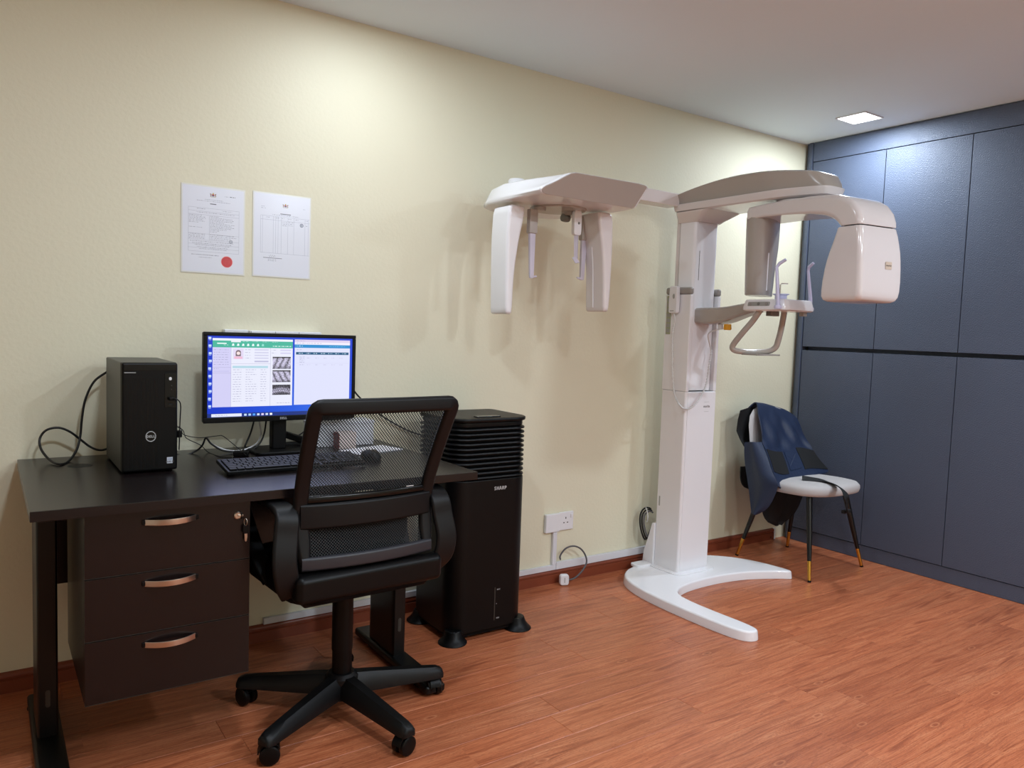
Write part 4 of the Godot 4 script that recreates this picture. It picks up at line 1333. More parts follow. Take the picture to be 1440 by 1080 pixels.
	frame.append_array(rbox(Vector3(1.1445, 0.9030, 0.1975), Vector3(1.1575, 1.1825, 0.2030), 0.002))
	part(frame, "bezel", M.black, m)
	var sm := mat(Color(0.02, 0.02, 0.02), 0.3)
	sm.emission_enabled = true
	sm.emission = Color(1, 1, 1)
	sm.emission_operator = BaseMaterial3D.EMISSION_OP_MULTIPLY
	sm.emission_texture = screen_image()
	sm.emission_energy_multiplier = 0.58
	put(print_sheet(Vector3(0.6245, 0.9030, 0.1990) - m.position, Vector3(0.520, 0, 0), Vector3(0, 0.2795, 0)), "screen", sm, m)
	var dl := put(letters("DELL", 0.011, 0.0006, true), "brand_letters", M.print_grey, m)
	dl.position = Vector3(0.885, 0.8930, 0.2034) - m.position
	part(rbox(Vector3(0.80, 0.95, 0.130), Vector3(0.97, 1.12, 0.1725), 0.012, 3), "housing_cover", M.black, m)
	part(rbox(Vector3(0.858, DESK + 0.008, 0.125), Vector3(0.910, 0.98, 0.165), 0.006, 2), "neck", M.black, m)
	part(slab(rrect(0.20, 0.17, 0.02, 4, Vector2(0.884, -0.150)), Vector3(0, DESK, 0), Vector3.RIGHT, Vector3.FORWARD, Vector3.UP, 0.010, 0.003, 2), "stand_base", M.black, m)
	var sl := AreaLight3D.new()
	sl.name = "screen_glow"
	m.add_child(sl)
	sl.position = Vector3(0.885, 1.043, 0.206) - m.position
	sl.rotation.y = PI
	sl.area_size = Vector2(0.50, 0.27)
	sl.light_color = Color(0.78, 0.82, 1.0)
	sl.light_energy = 0.02
	sl.area_range = 8.0
	sl.area_attenuation = 2.0
	sl.shadow_enabled = true
	# keyboard
	var k = thing("keyboard", "black full-size keyboard lying in front of the monitor", "keyboard", Vector3(0.82, DESK, 0.49))
	var tilt := Transform3D(Basis(Vector3.RIGHT, deg_to_rad(6.2)), Vector3(0.600, DESK + 0.004, 0.566))
	part(moved(rbox(Vector3(0, 0, -0.142), Vector3(0.445, 0.012, 0), 0.003, 2), tilt), "base", M.black, k)
	for x in [0.04, 0.405]:
		part(rbox(Vector3(0.60 + x - 0.012, DESK, 0.440), Vector3(0.60 + x + 0.012, DESK + 0.019, 0.448), 0.001), "folding_foot", M.black, k)
	var keys := PackedVector3Array()
	for r in 6:
		var x := 0.008
		var cols: Array = [1.25, 1.25, 1.25, 6.2, 1.25, 1.25, 1.25, 1.25] if r == 0 else ([2.25] + range(10).map(func(_i): return 1.0) + [2.75] if r == 1 else ([1.75] + range(11).map(func(_i): return 1.0) + [2.25] if r == 2 else ([1.5] + range(12).map(func(_i): return 1.0) + [1.5] if r == 3 else (range(13).map(func(_i): return 1.0) + [2.0] if r == 4 else range(15).map(func(_i): return 1.0)))))
		var u := 0.0190
		for cw in cols:
			keys.append_array(rbox(Vector3(x + 0.0012, 0.0118, -0.027 - r * 0.0195), Vector3(x + cw * u - 0.0012, 0.0168, -0.0095 - r * 0.0195), 0.0016))
			x += cw * u
		x = 0.302
		for j in 3:
			if r > 1 or r == 0 or j == 1:
				keys.append_array(rbox(Vector3(x + 0.0012, 0.0118, -0.027 - r * 0.0195), Vector3(x + u - 0.0012, 0.0168, -0.0095 - r * 0.0195), 0.0016))
			x += u
		x = 0.364
		for j in 4:
			if r < 5:
				keys.append_array(rbox(Vector3(x + 0.0012, 0.0118, -0.027 - r * 0.0195), Vector3(x + u - 0.0012, 0.0168, -0.0095 - r * 0.0195), 0.0016))
			x += u
	var ko := part(moved(keys, tilt), "keys", M.chair_plastic, k)
	ko.set_meta("kind", "stuff")
	# mouse
	var mo = thing("computer_mouse", "black computer mouse on the desk beside the keyboard", "mouse", Vector3(1.115, DESK, 0.45))
	var rings := []
	for a in [[0.92, 0.0], [1.0, 0.004], [1.0, 0.014], [0.9, 0.025], [0.66, 0.033], [0.30, 0.036]]:
		var ring := PackedVector3Array()
		for i in 20:
			var q := TAU * i / 20
			ring.append(Vector3(1.115 + 0.031 * a[0] * cos(q), DESK + a[1] - 0.006 * maxf(0.0, -sin(q)) * (a[1] / 0.036), 0.45 + 0.055 * a[0] * sin(q)))
		rings.append(ring)
	part(loft(rings), "shell", M.black, mo, 60)
	part(moved(lathe([[0.0, -0.003], [0.007, -0.003], [0.0075, 0.0], [0.007, 0.003], [0.0, 0.003]], 14), Transform3D(Basis(Vector3.BACK, PI / 2), Vector3(1.115, DESK + 0.028, 0.418))), "wheel", M.print_grey, mo)

func lead(called: String, label: String, pts: Array, r: float, material: Material) -> void:
	var o := put(meshed(tube(smooth_path(pts, 6), r, 8), 60), called, material)
	tag(o, label, "cable", "leads on the desk")

func build_desk_clutter() -> void:
	var z := 0.055
	lead("power_cable", "thick black power lead looping on the desk left of the computer tower",
		[Vector3(0.345, 1.055, 0.068), at_z(149, 524, z), at_z(132, 537, z), at_z(120, 562, z), at_z(115, 590, z), at_z(113, 612, z), at_z(108, 632, 0.08), at_z(97, 648, 0.12), at_y(84, 653, DESK + 0.004), at_z(70, 647, 0.12), at_z(58, 632, 0.08), at_z(56, 617, z), at_z(65, 605, z), at_z(82, 601.5, z), at_z(98, 607, z), at_z(113, 618, 0.05), at_z(128, 629, 0.05), at_z(143, 633, 0.05), Vector3(0.36, 0.80, 0.05)], 0.0038, M.cable)
	lead("monitor_cable", "black lead sagging from the computer tower to the back of the monitor",
		[Vector3(0.44, 0.80, 0.060), at_z(252, 640, 0.10), at_z(272, 636, 0.10), at_z(284, 627, 0.11), at_z(289.5, 616, 0.12), at_z(297, 624, 0.13), at_z(312, 633, 0.14), at_z(332, 635.5, 0.14), at_z(350, 634, 0.13), at_z(364, 625, 0.12), at_z(371, 611, 0.11), at_z(374, 594, 0.11), at_z(376, 575, 0.115)], 0.0032, M.cable)
	lead("video_cable", "white lead curving down behind the monitor",
		[at_z(362, 580, 0.09), at_z(365, 596, 0.09), at_z(367, 610, 0.09), at_z(362, 622, 0.10), at_z(350, 630, 0.11), at_z(335, 634, 0.12), at_z(318, 633, 0.12), at_z(303, 627, 0.11), at_z(295, 622, 0.10)], 0.0030, M.cable_white)
	lead("monitor_power_cable", "straight black lead dropping from the monitor to the desk",
		[at_z(359, 578, 0.07), at_z(357, 592, 0.07), at_z(352, 610, 0.07), at_z(345, 626, 0.08), at_z(344, 631, 0.10), at_y(338, 636, DESK + 0.004)], 0.0034, M.cable)
	lead("keyboard_cable", "thin black lead running from the computer tower to the keyboard",
		[Vector3(0.470, 0.880, 0.064), at_z(251, 600, 0.09), at_z(258, 611, 0.10), at_z(280, 615.5, 0.10), at_z(305, 613, 0.11), at_z(313, 613, 0.12), at_z(325, 622, 0.14), at_z(338, 633, 0.20), at_y(346, 640, DESK + 0.010)], 0.0014, M.cable)
	lead("mouse_cable", "thin black lead lying across the desk behind the keyboard",
		[Vector3(0.470, 0.870, 0.064), at_z(253, 602, 0.09), at_z(262, 616, 0.10), at_z(282, 626, 0.13), at_y(293, 636, DESK + 0.002), at_y(310, 642, DESK + 0.002), at_y(326, 643.5, DESK + 0.002)], 0.0014, M.cable)
	var pp = thing("power_brick", "small black power adapter on the desk behind the keyboard", "adapter", Vector3(0.73, DESK, 0.19))
	part(moved(rbox(Vector3(-0.026, 0.0, -0.012), Vector3(0.026, 0.018, 0.012), 0.004, 2), Transform3D(Basis(Vector3.UP, deg_to_rad(-25)), Vector3(0.735, DESK + 0.0005, 0.215))), "case", M.black, pp)
	lead("wall_cable", "black lead hanging across the wall between monitor and air cooler",
		[at_z(495, 545, 0.12), at_z(503, 556, 0.08), at_z(520, 572, 0.04), at_z(545, 590, 0.02), at_z(575, 606, 0.016), at_z(600, 614, 0.016), at_z(622, 622, 0.02)], 0.0034, M.cable)
	lead("phone_cable", "black lead curling out behind the monitor stand",
		[at_z(396, 613, 0.08), at_z(408, 615, 0.07), at_z(420, 612, 0.06), at_z(430, 605, 0.05)], 0.0026, M.cable)
	var st = thing("power_strip", "black cable plugs bunched behind the monitor stand", "plugs", Vector3(0.95, DESK, 0.1))
	part(moved(rbox(Vector3(-0.035, 0.0, -0.014), Vector3(0.045, 0.024, 0.014), 0.004, 2), Transform3D(Basis(Vector3.UP, deg_to_rad(-20)) * Basis(Vector3.BACK, deg_to_rad(-18)), Vector3(0.955, DESK + 0.028, 0.075))), "plug", M.black, st)
	part(rbox(Vector3(0.925, DESK + 0.0005, 0.06), Vector3(1.0, DESK + 0.018, 0.09), 0.003, 2), "plug", M.black, st)
	# things seen through the chair mesh
	var bx = thing("plastic_box", "frosted white plastic storage box on the desk right of the monitor", "box", Vector3(1.13, DESK, 0.09))
	part(slab(rrect(0.25, 0.11, 0.012, 3, Vector2(1.145, -0.085)), Vector3(0, DESK + 0.0005, 0), Vector3.RIGHT, Vector3.FORWARD, Vector3.UP, 0.085, 0.004, 2), "tub", M.frosted, bx)
	part(slab(rrect(0.258, 0.118, 0.014, 3, Vector2(1.145, -0.085)), Vector3(0, DESK + 0.0860, 0), Vector3.RIGHT, Vector3.FORWARD, Vector3.UP, 0.010, 0.003, 2), "lid", M.frosted, bx)
	var ct = thing("carton", "small pale carton with a dark red side on the desk", "carton", Vector3(1.13, DESK, 0.18))
	part(rbox(Vector3(1.098, DESK + 0.0005, 0.150), Vector3(1.165, DESK + 0.062, 0.205), 0.001), "carton_body", M.carton, ct)
	part(rbox(Vector3(1.0955, DESK + 0.0005, 0.1505), Vector3(1.0978, DESK + 0.0615, 0.2045), 0.0005), "red_side", M.carton_red, ct)
	var sh := put(meshed(moved(rbox(Vector3(-0.105, 0.0, -0.06), Vector3(0.105, 0.004, 0.06), 0.0008), Transform3D(Basis(Vector3.UP, deg_to_rad(16)), Vector3(1.195, DESK + 0.0006, 0.275)))), "paper_stack", M.paper)
	tag(sh, "thin stack of white paper on the desk beside the carton", "paper")
	var pen := put(meshed(tube([Vector3(1.06, DESK + 0.1015, 0.10), Vector3(1.10, DESK + 0.1015, 0.10), Vector3(1.19, DESK + 0.1015, 0.085)], [0.004, 0.0045, 0.0035], 8)), "pen", M.black)
	tag(pen, "black pen lying on the frosted storage box", "pen")

# ---------------------------------------------------------------- office chair (local: x right, z backwards to the room)
func mesh_image() -> ImageTexture:
	# knitted back fabric: staggered round holes
	var n := 64
	var im := Image.create(n, n, false, Image.FORMAT_RGBA8)
	for y in n:
		for x in n:
			var hole := false
			for c in [Vector2(16, 16), Vector2(48, 48), Vector2(-16, 48), Vector2(80, 16), Vector2(16, 80), Vector2(48, -16)]:
				var d: Vector2 = (Vector2(x, y) - c).abs()
				if d.x * d.x + d.y * d.y < 16.8 * 16.8:
					hole = true
			im.set_pixel(x, y, Color(0.055, 0.055, 0.06, 0.0 if hole else 1.0))
	return ImageTexture.create_from_image(im)

func back_depth(y: float) -> float:
	var ys := [0.50, 0.56, 0.63, 0.70, 0.76, 0.83, 0.92, 1.03]
	var bs := [0.165, 0.165, 0.150, 0.140, 0.152, 0.180, 0.222, 0.278]
	for i in ys.size() - 1:
		if y <= ys[i + 1]:
			var t: float = clampf((y - ys[i]) / (ys[i + 1] - ys[i]), 0.0, 1.0)
			return lerpf(bs[i], bs[i + 1], t)
	return bs[-1]

func build_office_chair() -> void:
	var where := Vector3(0.925, 0, 0.685)
	var ch = thing("office_chair", "black office swivel chair with a see-through mesh back at the desk", "office chair", where, deg_to_rad(3.0))
	var F: Transform3D = ch.transform
	# five-star base
	var hub := lathe([[0.0, 0.062], [0.050, 0.062], [0.055, 0.075], [0.052, 0.128], [0.040, 0.140], [0.0, 0.140]], 24)
	part(moved(hub, F), "base_hub", M.chair_plastic, ch)
	for k in 5:
		var a := deg_to_rad(9.0 + 72.0 * k)
		var d := Vector3(cos(a), 0, sin(a))
		var s := Vector3(-sin(a), 0, cos(a))
		var rings := []
		for q in [[0.030, 0.036, 0.072, 0.136], [0.10, 0.033, 0.070, 0.128], [0.19, 0.030, 0.066, 0.115], [0.27, 0.028, 0.063, 0.104], [0.325, 0.026, 0.060, 0.096], [0.343, 0.021, 0.060, 0.088], [0.348, 0.014, 0.062, 0.078]]:
			var ring := PackedVector3Array()
			for p in v2([[-1, 0], [-0.95, 0.55], [-0.45, 0.97], [0.45, 0.97], [0.95, 0.55], [1, 0], [0.6, -0.0], [-0.6, -0.0]]):
				ring.append(d * q[0] + s * p.x * q[1] + Vector3(0, q[2] + (q[3] - q[2]) * p.y, 0))
			rings.append(ring)
		part(moved(loft(rings), F), "base_leg", M.chair_plastic, ch, 50)
		# caster: twin wheels under a hood
		var c := d * 0.318
		var ca := deg_to_rad([20.0, 75.0, 110.0, 160.0, -60.0][k])
		var ax := Vector3(cos(ca), 0, sin(ca))
		var cas := part(moved(tube([c + Vector3(0, 0.048, 0), c + Vector3(0, 0.070, 0)], 0.009, 10), F), "caster", M.black, ch)
		var across := Basis(Vector3.UP.cross(ax).normalized(), ax, Vector3.ZERO)
		for w in [-1.0, 1.0]:
			var disc_ := lathe([[0.0, -0.011], [0.022, -0.011], [0.0280, -0.007], [0.0290, 0.0], [0.0280, 0.007], [0.022, 0.011], [0.0, 0.011]], 18)
			var fr := Basis(ax.cross(Vector3.UP).normalized(), ax, ax.cross(Vector3.UP).normalized().cross(ax))
			part(moved(disc_, F * Transform3D(fr, c + ax * w * 0.015 + Vector3(0, 0.029, 0))), "wheel", M.black, cas)
		var hood := []
		for i in 9:
			var t := PI * (0.05 + 0.75 * i / 8.0)
			hood.append(c + ax.cross(Vector3.UP).normalized() * 0.032 * cos(t) + Vector3(0, 0.030 + 0.032 * sin(t), 0))
		part(moved(bar(hood, ax, 0.004, 0.034), F), "hood", M.black, cas)
	# gas lift
	part(moved(lathe([[0.0, 0.12], [0.031, 0.12], [0.031, 0.21], [0.033, 0.214], [0.033, 0.385], [0.037, 0.390], [0.037, 0.408], [0.0, 0.410]], 22), F), "gas_lift", M.black, ch)
	part(moved(rbox(Vector3(-0.085, 0.405, -0.12), Vector3(0.085, 0.440, 0.10), 0.010, 2), F), "tilt_mechanism", M.black, ch)
	part(moved(tube([Vector3(0.08, 0.42, 0.02), Vector3(0.20, 0.415, 0.02), Vector3(0.245, 0.405, 0.03)], [0.005, 0.005, 0.011], 8), F), "tilt_lever", M.black, ch)
	# seat
	var srings := []
	for q in [[0.86, 0.437], [0.97, 0.445], [1.0, 0.462], [1.0, 0.490], [0.985, 0.512], [0.93, 0.527], [0.80, 0.534], [0.45, 0.536]]:
		var ring := PackedVector3Array()
		for p in rrect(0.475 * q[0], 0.475 * q[0], 0.09 * q[0], 5):
			ring.append(Vector3(p.x, q[1] - 0.018 * pow(maxf(0.0, -p.y / 0.24), 3.0), p.y - 0.035))
		srings.append(ring)
	part(moved(loft(srings), F), "seat", M.seat_fabric, ch, 60)
	part(moved(rbox(Vector3(-0.20, 0.432, -0.22), Vector3(0.20, 0.450, 0.17), 0.008, 2), F), "seat_pan", M.black, ch)
	# back frame
	var loop := []
	var corner := [Vector2(-0.197, 0.553), Vector2(0.197, 0.553), Vector2(0.217, 1.014), Vector2(-0.217, 1.014)]
	var outline := PackedVector2Array()
	for i in 4:
		var p: Vector2 = corner[i]
		var a: Vector2 = p + (corner[(i + 3) % 4] - p).normalized() * 0.020
		var b: Vector2 = p + (corner[(i + 1) % 4] - p).normalized() * 0.020
		for k in 5:
			var t := float(k) / 4
			outline.append(a.lerp(p, t).lerp(p.lerp(b, t), t))
		var far: Vector2 = corner[(i + 1) % 4] + (p - corner[(i + 1) % 4]).normalized() * 0.020
		for k in range(1, 10):
			outline.append(b.lerp(far, float(k) / 10))
	var wid := []
	for p in outline:
		var bow := 0.018 * (1.0 - pow(p.x / 0.226, 2.0))
		loop.append(Vector3(p.x, p.y, back_depth(p.y) + bow * 0.6))
		wid.append(0.044 if p.y > 0.60 else 0.034)
	part(moved(bar(loop, Vector3(0, 0, 1), 0.044, 0.022, true, 0.45, wid), F), "back_frame", M.chair_plastic, ch, 50)
	# mesh
	var st := SurfaceTool.new()
	st.begin(Mesh.PRIMITIVE_TRIANGLES)
	var cols := 12
	var rows := 24
	var grid := []
	for i in rows + 1:
		var line := []
		for j in cols + 1:
			var y := lerpf(0.555, 1.008, float(i) / rows)
			var half := lerpf(0.197, 0.217, (y - 0.553) / 0.461)
			var x := lerpf(-half, half, float(j) / cols)
			line.append(Vector3(x, y, back_depth(y) + 0.018 * 0.6 * (1.0 - pow(x / 0.226, 2.0)) - 0.002))
		grid.append(line)
	for i in rows:
		for j in cols:
			for k in [[0, 0], [1, 0], [1, 1], [0, 0], [1, 1], [0, 1]]:
				var p: Vector3 = grid[i + k[0]][j + k[1]]
				st.set_uv(Vector2(p.x / 0.0088, p.y / 0.0088))
				st.set_normal(Vector3(0, 0.3, 1).normalized())
				st.add_vertex(p)
	var net := mat(Color(1, 1, 1), 0.7)
	net.albedo_texture = mesh_image()
	net.transparency = BaseMaterial3D.TRANSPARENCY_ALPHA_SCISSOR
	net.alpha_scissor_threshold = 0.5
	net.cull_mode = BaseMaterial3D.CULL_DISABLED
	put(st.commit(), "back_mesh", net, ch)
	# lumbar band and pad, lower rail
	var band := []
	var wband := []
	for i in 17:
		var x := lerpf(-0.207, 0.207, float(i) / 16)
		band.append(Vector3(x, 0.692, 0.152 + 0.026 * (1.0 - pow(x / 0.207, 2.0))))
		wband.append(0.072)
	part(moved(bar(band, Vector3(0, 0, 1), 0.072, 0.018, false, 0.4, wband), F), "lumbar_band", M.chair_plastic, ch, 50)
	band = []
	for i in 17:
		var x := lerpf(-0.205, 0.205, float(i) / 16)
		band.append(Vector3(x, 0.738, 0.146 + 0.022 * (1.0 - pow(x / 0.207, 2.0))))
	part(moved(bar(band, Vector3(0, 0, 1), 0.024, 0.016), F), "mesh_welt", M.black_gloss, ch, 50)
	part(moved(rbox(Vector3(-0.175, 0.575, 0.100), Vector3(0.150, 0.675, 0.135), 0.015, 3), F), "lumbar_pad", M.seat_fabric, ch)
	band = []
	for i in 17:
		var x := lerpf(-0.208, 0.208, float(i) / 16)
		band.append(Vector3(x, 0.560, 0.168 + 0.024 * (1.0 - pow(x / 0.208, 2.0))))
	part(moved(bar(band, Vector3(0, 0, 1), 0.040, 0.020), F), "back_rail", M.chair_rail, ch, 50)
	part(moved(rbox(Vector3(-0.235, 0.455, 0.150), Vector3(0.235, 0.535, 0.212), 0.020, 3), F), "back_carrier", M.black, ch)
	part(moved(rbox(Vector3(0.110, 0.7545, 0.186), Vector3(0.135, 0.7575, 0.1885), 0.0008), F), "brand_tag", M.print_grey, ch)
	# loop arms
	for s in [-1.0, 1.0]:
		var arm := smooth_path([Vector3(s * 0.226, 0.475, 0.150), Vector3(s * 0.252, 0.520, 0.178), Vector3(s * 0.262, 0.58, 0.182), Vector3(s * 0.254, 0.65, 0.168), Vector3(s * 0.248, 0.698, 0.158), Vector3(s * 0.252, 0.720, 0.118), Vector3(s * 0.262, 0.723, 0.02), Vector3(s * 0.268, 0.722, -0.09), Vector3(s * 0.267, 0.706, -0.155), Vector3(s * 0.262, 0.660, -0.170), Vector3(s * 0.254, 0.590, -0.125), Vector3(s * 0.242, 0.510, -0.060), Vector3(s * 0.222, 0.462, -0.03)], 5)
		var aw := []
		for i in arm.size():
			var t := float(i) / (arm.size() - 1)
			aw.append(0.070 if t < 0.30 else lerpf(0.070, 0.052, clampf((t - 0.30) / 0.2, 0, 1)))
		part(moved(loft_band(arm, Vector3(s, 0, 0), aw, 0.020), F), "armrest", M.chair_plastic, ch, 55)

# a band whose broad side lies across «axis», along the path
func loft_band(path: Array, axis: Vector3, wide: Array, thick: float) -> PackedVector3Array:
	var rings := []
	var n := path.size()
	for i in n:
		var t: Vector3 = (path[mini(i + 1, n - 1)] - path[maxi(i - 1, 0)]).normalized()
		var w := (axis - t * axis.dot(t)).normalized()
		var nn := t.cross(w).normalized()
		var ring := PackedVector3Array()
		for p in rrect(wide[i], thick, thick * 0.4, 2):
			ring.append(path[i] + w * p.x + nn * p.y)
		rings.append(ring)
	return loft(rings)

# ---------------------------------------------------------------- air cooler
func build_cooler() -> void:
	var cx := 1.665
	var cz := 0.250
	var c = thing("air_cooler", "tall black air cooler with horizontal louvres standing by the desk end", "air cooler", Vector3(cx, 0, cz))
	var plan := func(w: float, d: float) -> PackedVector2Array:
		# front corners well rounded, back corners tight
		var out := PackedVector2Array()
		for q in 4:
			var r: float = 0.075 if q in [2, 3] else 0.03
			r -= (0.360 - w) * 0.5
			var sx := 1.0 if q in [0, 3] else -1.0
			var sy := 1.0 if q in [0, 1] else -1.0
			for i in 7:
				var a := PI / 2 * (q + i / 6.0)
				out.append(Vector2(cx + sx * (w / 2 - r) + r * cos(a), -cz + sy * (d / 2 - r) + r * sin(a)))
		return out
	var up := func(poly, y, h, b): return slab(poly, Vector3(0, y, 0), Vector3.RIGHT, Vector3.FORWARD, Vector3.UP, h, b, 2)
	part(up.call(plan.call(0.360, 0.310), 0.030, 0.612, 0.006), "water_tank", M.black, c)
	part(up.call(plan.call(0.330, 0.280), 0.640, 0.228, 0.004), "louvre_core", M.black_matt, c)
	for k in 11:
		var y := 0.648 + k * 0.0192
		var rings := []
		for a in [[0.330, y], [0.358, y - 0.0015], [0.361, y + 0.0005], [0.357, y + 0.0055], [0.330, y + 0.0105]]:
			rings.append(moved_ring(plan.call(a[0], a[0] - 0.050), a[1]))
		part(loft(rings), "louvre", M.black, c)
	part(up.call(plan.call(0.342, 0.292), 0.852, 0.018, 0.003), "louvre_top", M.black, c)
	part(up.call(plan.call(0.366, 0.316), 0.871, 0.016, 0.006), "lid", M.black, c)
	part(rbox(Vector3(cx - 0.065, 0.8868, cz + 0.095), Vector3(cx + 0.045, 0.8915, cz + 0.125), 0.0015), "control_strip", M.black_gloss, c)
	for s in [[-1, -1], [1, -1], [-1, 1], [1, 1]]:
		var fx: float = cx + s[0] * 0.150
		var fz: float = cz + s[1] * 0.130
		var rings := []
		for a in [[0.057, 0.0], [0.058, 0.004], [0.049, 0.012], [0.040, 0.026], [0.035, 0.046], [0.033, 0.050]]:
			var ring := PackedVector3Array()
			for i in 18:
				var q := TAU * i / 18
				ring.append(Vector3(fx + s[0] * 0.006 * (1.0 - a[1] / 0.05) + a[0] * cos(q), a[1], fz + s[1] * 0.006 * (1.0 - a[1] / 0.05) + a[0] * sin(q)))
			rings.append(ring)
		part(loft(rings), "foot", M.black, c, 60)
	part(up.call(plan.call(0.33, 0.28), 0.012, 0.02, 0.002), "base_pan", M.black_matt, c)
	var lg := put(letters("SHARP", 0.019, 0.0006, true), "brand_letters", M.print_grey, c)
	lg.position = Vector3(1.700, 0.604, cz + 0.1554) - c.position
	part(rbox(Vector3(1.688, 0.062, cz + 0.1545), Vector3(1.6925, 0.198, cz + 0.1557), 0.0005), "water_gauge", M.graphite, c)
	for q in [["MAX", 0.188], ["MIN", 0.070]]:
		var g := put(letters(q[0], 0.008, 0.0004), "gauge_print", M.print_grey, c)
		g.position = Vector3(1.707, q[1], cz + 0.1554) - c.position
	part(rbox(Vector3(1.698, 0.128, cz + 0.1548), Vector3(1.7, 0.132, cz + 0.1556), 0.0003), "gauge_mark", M.print_grey, c)

func moved_ring(poly: PackedVector2Array, y: float) -> PackedVector3Array:
	var out := PackedVector3Array()
	for p in poly:
		out.append(Vector3(p.x, y, -p.y))
	return out

# ---------------------------------------------------------------- visitor chair and lead apron
func build_visitor_chair() -> void:
	var c = thing("visitor_chair", "grey velvet chair with black legs and gold tips beside the wardrobe", "chair", Vector3(3.73, 0, 0.40))
	var cx := 3.730
	var feet := [Vector3(3.469, 0, 0.641), Vector3(3.975, 0, 0.623), Vector3(3.522, 0, 0.138), Vector3(3.945, 0, 0.168)]
	var tops := [Vector3(3.555, 0.425, 0.555), Vector3(3.895, 0.425, 0.540), Vector3(3.590, 0.425, 0.250), Vector3(3.880, 0.425, 0.250)]
	for i in 4:
		var f: Vector3 = feet[i]
		var t: Vector3 = tops[i]
		var lg := part(tube([f.lerp(t, 0.24), f.lerp(t, 0.5), t], [0.0105, 0.0135, 0.0165], 14), "leg", M.leg_black, c)
		part(tube([f.lerp(t, 0.015), f.lerp(t, 0.24)], [0.0085, 0.0106], 14), "gold_tip", M.gold, lg)
		part(tube([f + Vector3(0, 0.0005, 0), f.lerp(t, 0.02)], [0.0095, 0.009], 12), "floor_glide", M.black, lg)
	# seat
	var rings := []
	for q in [[0.90, 0.418], [0.98, 0.424], [1.0, 0.440], [0.99, 0.458], [0.94, 0.472], [0.80, 0.480], [0.45, 0.484]]:
		var ring := PackedVector3Array()
		for i in 40:
			var a := TAU * i / 40
			var x: float = 0.238 * q[0] * signf(cos(a)) * pow(absf(cos(a)), 0.72)
			var z: float = 0.235 * q[0] * signf(sin(a)) * pow(absf(sin(a)), 0.72)
			ring.append(Vector3(cx + x * (1.0 + 0.08 * z / 0.235), q[1] + 0.008 * z / 0.235, 0.425 + z))
		rings.append(ring)
	part(loft(rings), "seat", M.velvet, c, 60)
	# back: curved padded shell rising from the rear of the seat
	var back := []
	for k in [[0.0, 1.0], [0.15, 1.0], [0.35, 1.0], [0.55, 1.0], [0.75, 0.96], [0.88, 0.84], [0.96, 0.62], [1.0, 0.3]]:
		var v: float = k[0]
		var ring := PackedVector3Array()
		var half: float = 0.215 * k[1] * (1.0 - 0.06 * v)
		var y := 0.462 + 0.385 * v
		var z := 0.205 - 0.085 * v
		for i in 13:
			var x := lerpf(-half, half, i / 12.0)
			ring.append(Vector3(cx + x, y, z + 0.55 * x * x + 0.020 * sqrt(maxf(0.0, 1.0 - pow(x / half, 4.0)))))
		for i in 13:
			var x := lerpf(half, -half, i / 12.0)
			ring.append(Vector3(cx + x, y, z + 0.55 * x * x - 0.020 * sqrt(maxf(0.0, 1.0 - pow(x / half, 4.0)))))
		back.append(ring)
	part(loft(back), "backrest", M.velvet, c, 60)
	# lead apron thrown over the back
	var ap = thing("lead_apron", "navy blue x-ray lead apron with black panels draped over the grey velvet chair", "apron", Vector3(3.72, 0.5, 0.25))
	# the front: rows of points from the ridge over the chair back down to the seat (pixel, pixel, distance from the wall)
	var ctrl := [
		[[1052, 575, 0.105], [1064, 573, 0.095], [1080, 577, 0.090], [1094, 582, 0.088], [1107, 589, 0.088]],
		[[1063, 567, 0.140], [1076, 569, 0.135], [1090, 573, 0.132], [1103, 577, 0.132], [1115, 584, 0.132]],
		[[1066, 585, 0.195], [1080, 588, 0.185], [1095, 590, 0.180], [1110, 593, 0.182], [1126, 600, 0.190]],
		[[1071, 610, 0.240], [1086, 612, 0.228], [1102, 613, 0.222], [1118, 614, 0.226], [1134, 620, 0.238]],
		[[1074, 628, 0.275], [1089, 632, 0.265], [1106, 632, 0.258], [1124, 630, 0.262], [1142, 634, 0.272]],
		[[1081, 647, 0.325], [1095, 651, 0.318], [1113, 650, 0.308], [1132, 646, 0.306], [1152, 648, 0.312]],
		[[1087, 667, 0.375], [1101, 672, 0.375], [1119, 668, 0.362], [1139, 662, 0.350], [1164, 663, 0.348]],
		[[1093, 684, 0.420], [1106, 690, 0.425], [1121, 681, 0.405], [1138, 672, 0.385], [1152, 668, 0.372]]]
	var coarse := []
	for r in ctrl:
		var line := []
		for q in r:
			line.append(at_z(q[0], q[1], q[2]))
		coarse.append(smooth_path(line, 6))
	var cloth := []
	for j in coarse[0].size():
		var col := []
		for i in coarse.size():
			col.append(coarse[i][j])
		cloth.append(smooth_path(col, 5))
	var rows := []
	var nv: int = cloth[0].size()
	for i in nv:
		var line := PackedVector3Array()
		for j in cloth.size():
			var u := float(j) / (cloth.size() - 1)
			var v := float(i) / (nv - 1)
			var fold := (0.009 * sin(u * 15.0 + v * 9.0) + 0.006 * sin(u * 27.0 - v * 14.0 + 1.0)) * smoothstep(0.2, 0.35, v) * (1.0 - smoothstep(0.50, 0.62, v))
			fold += 0.004 * sin(u * 23.0 + 2.0) * smoothstep(0.85, 0.95, v)
			line.append(cloth[j][i] + Vector3(-0.3, 0.3, 0.9) * fold)
		rows.append(line)
	part(sheet(rows, 0.006), "apron_panel", M.navy, ap, 60)
	# left corner hanging from the front down beside the seat
	var corner := []
	var rim := [[1047, 622], [1046.5, 634], [1047.5, 652], [1051, 675], [1054, 697], [1056.5, 722]]
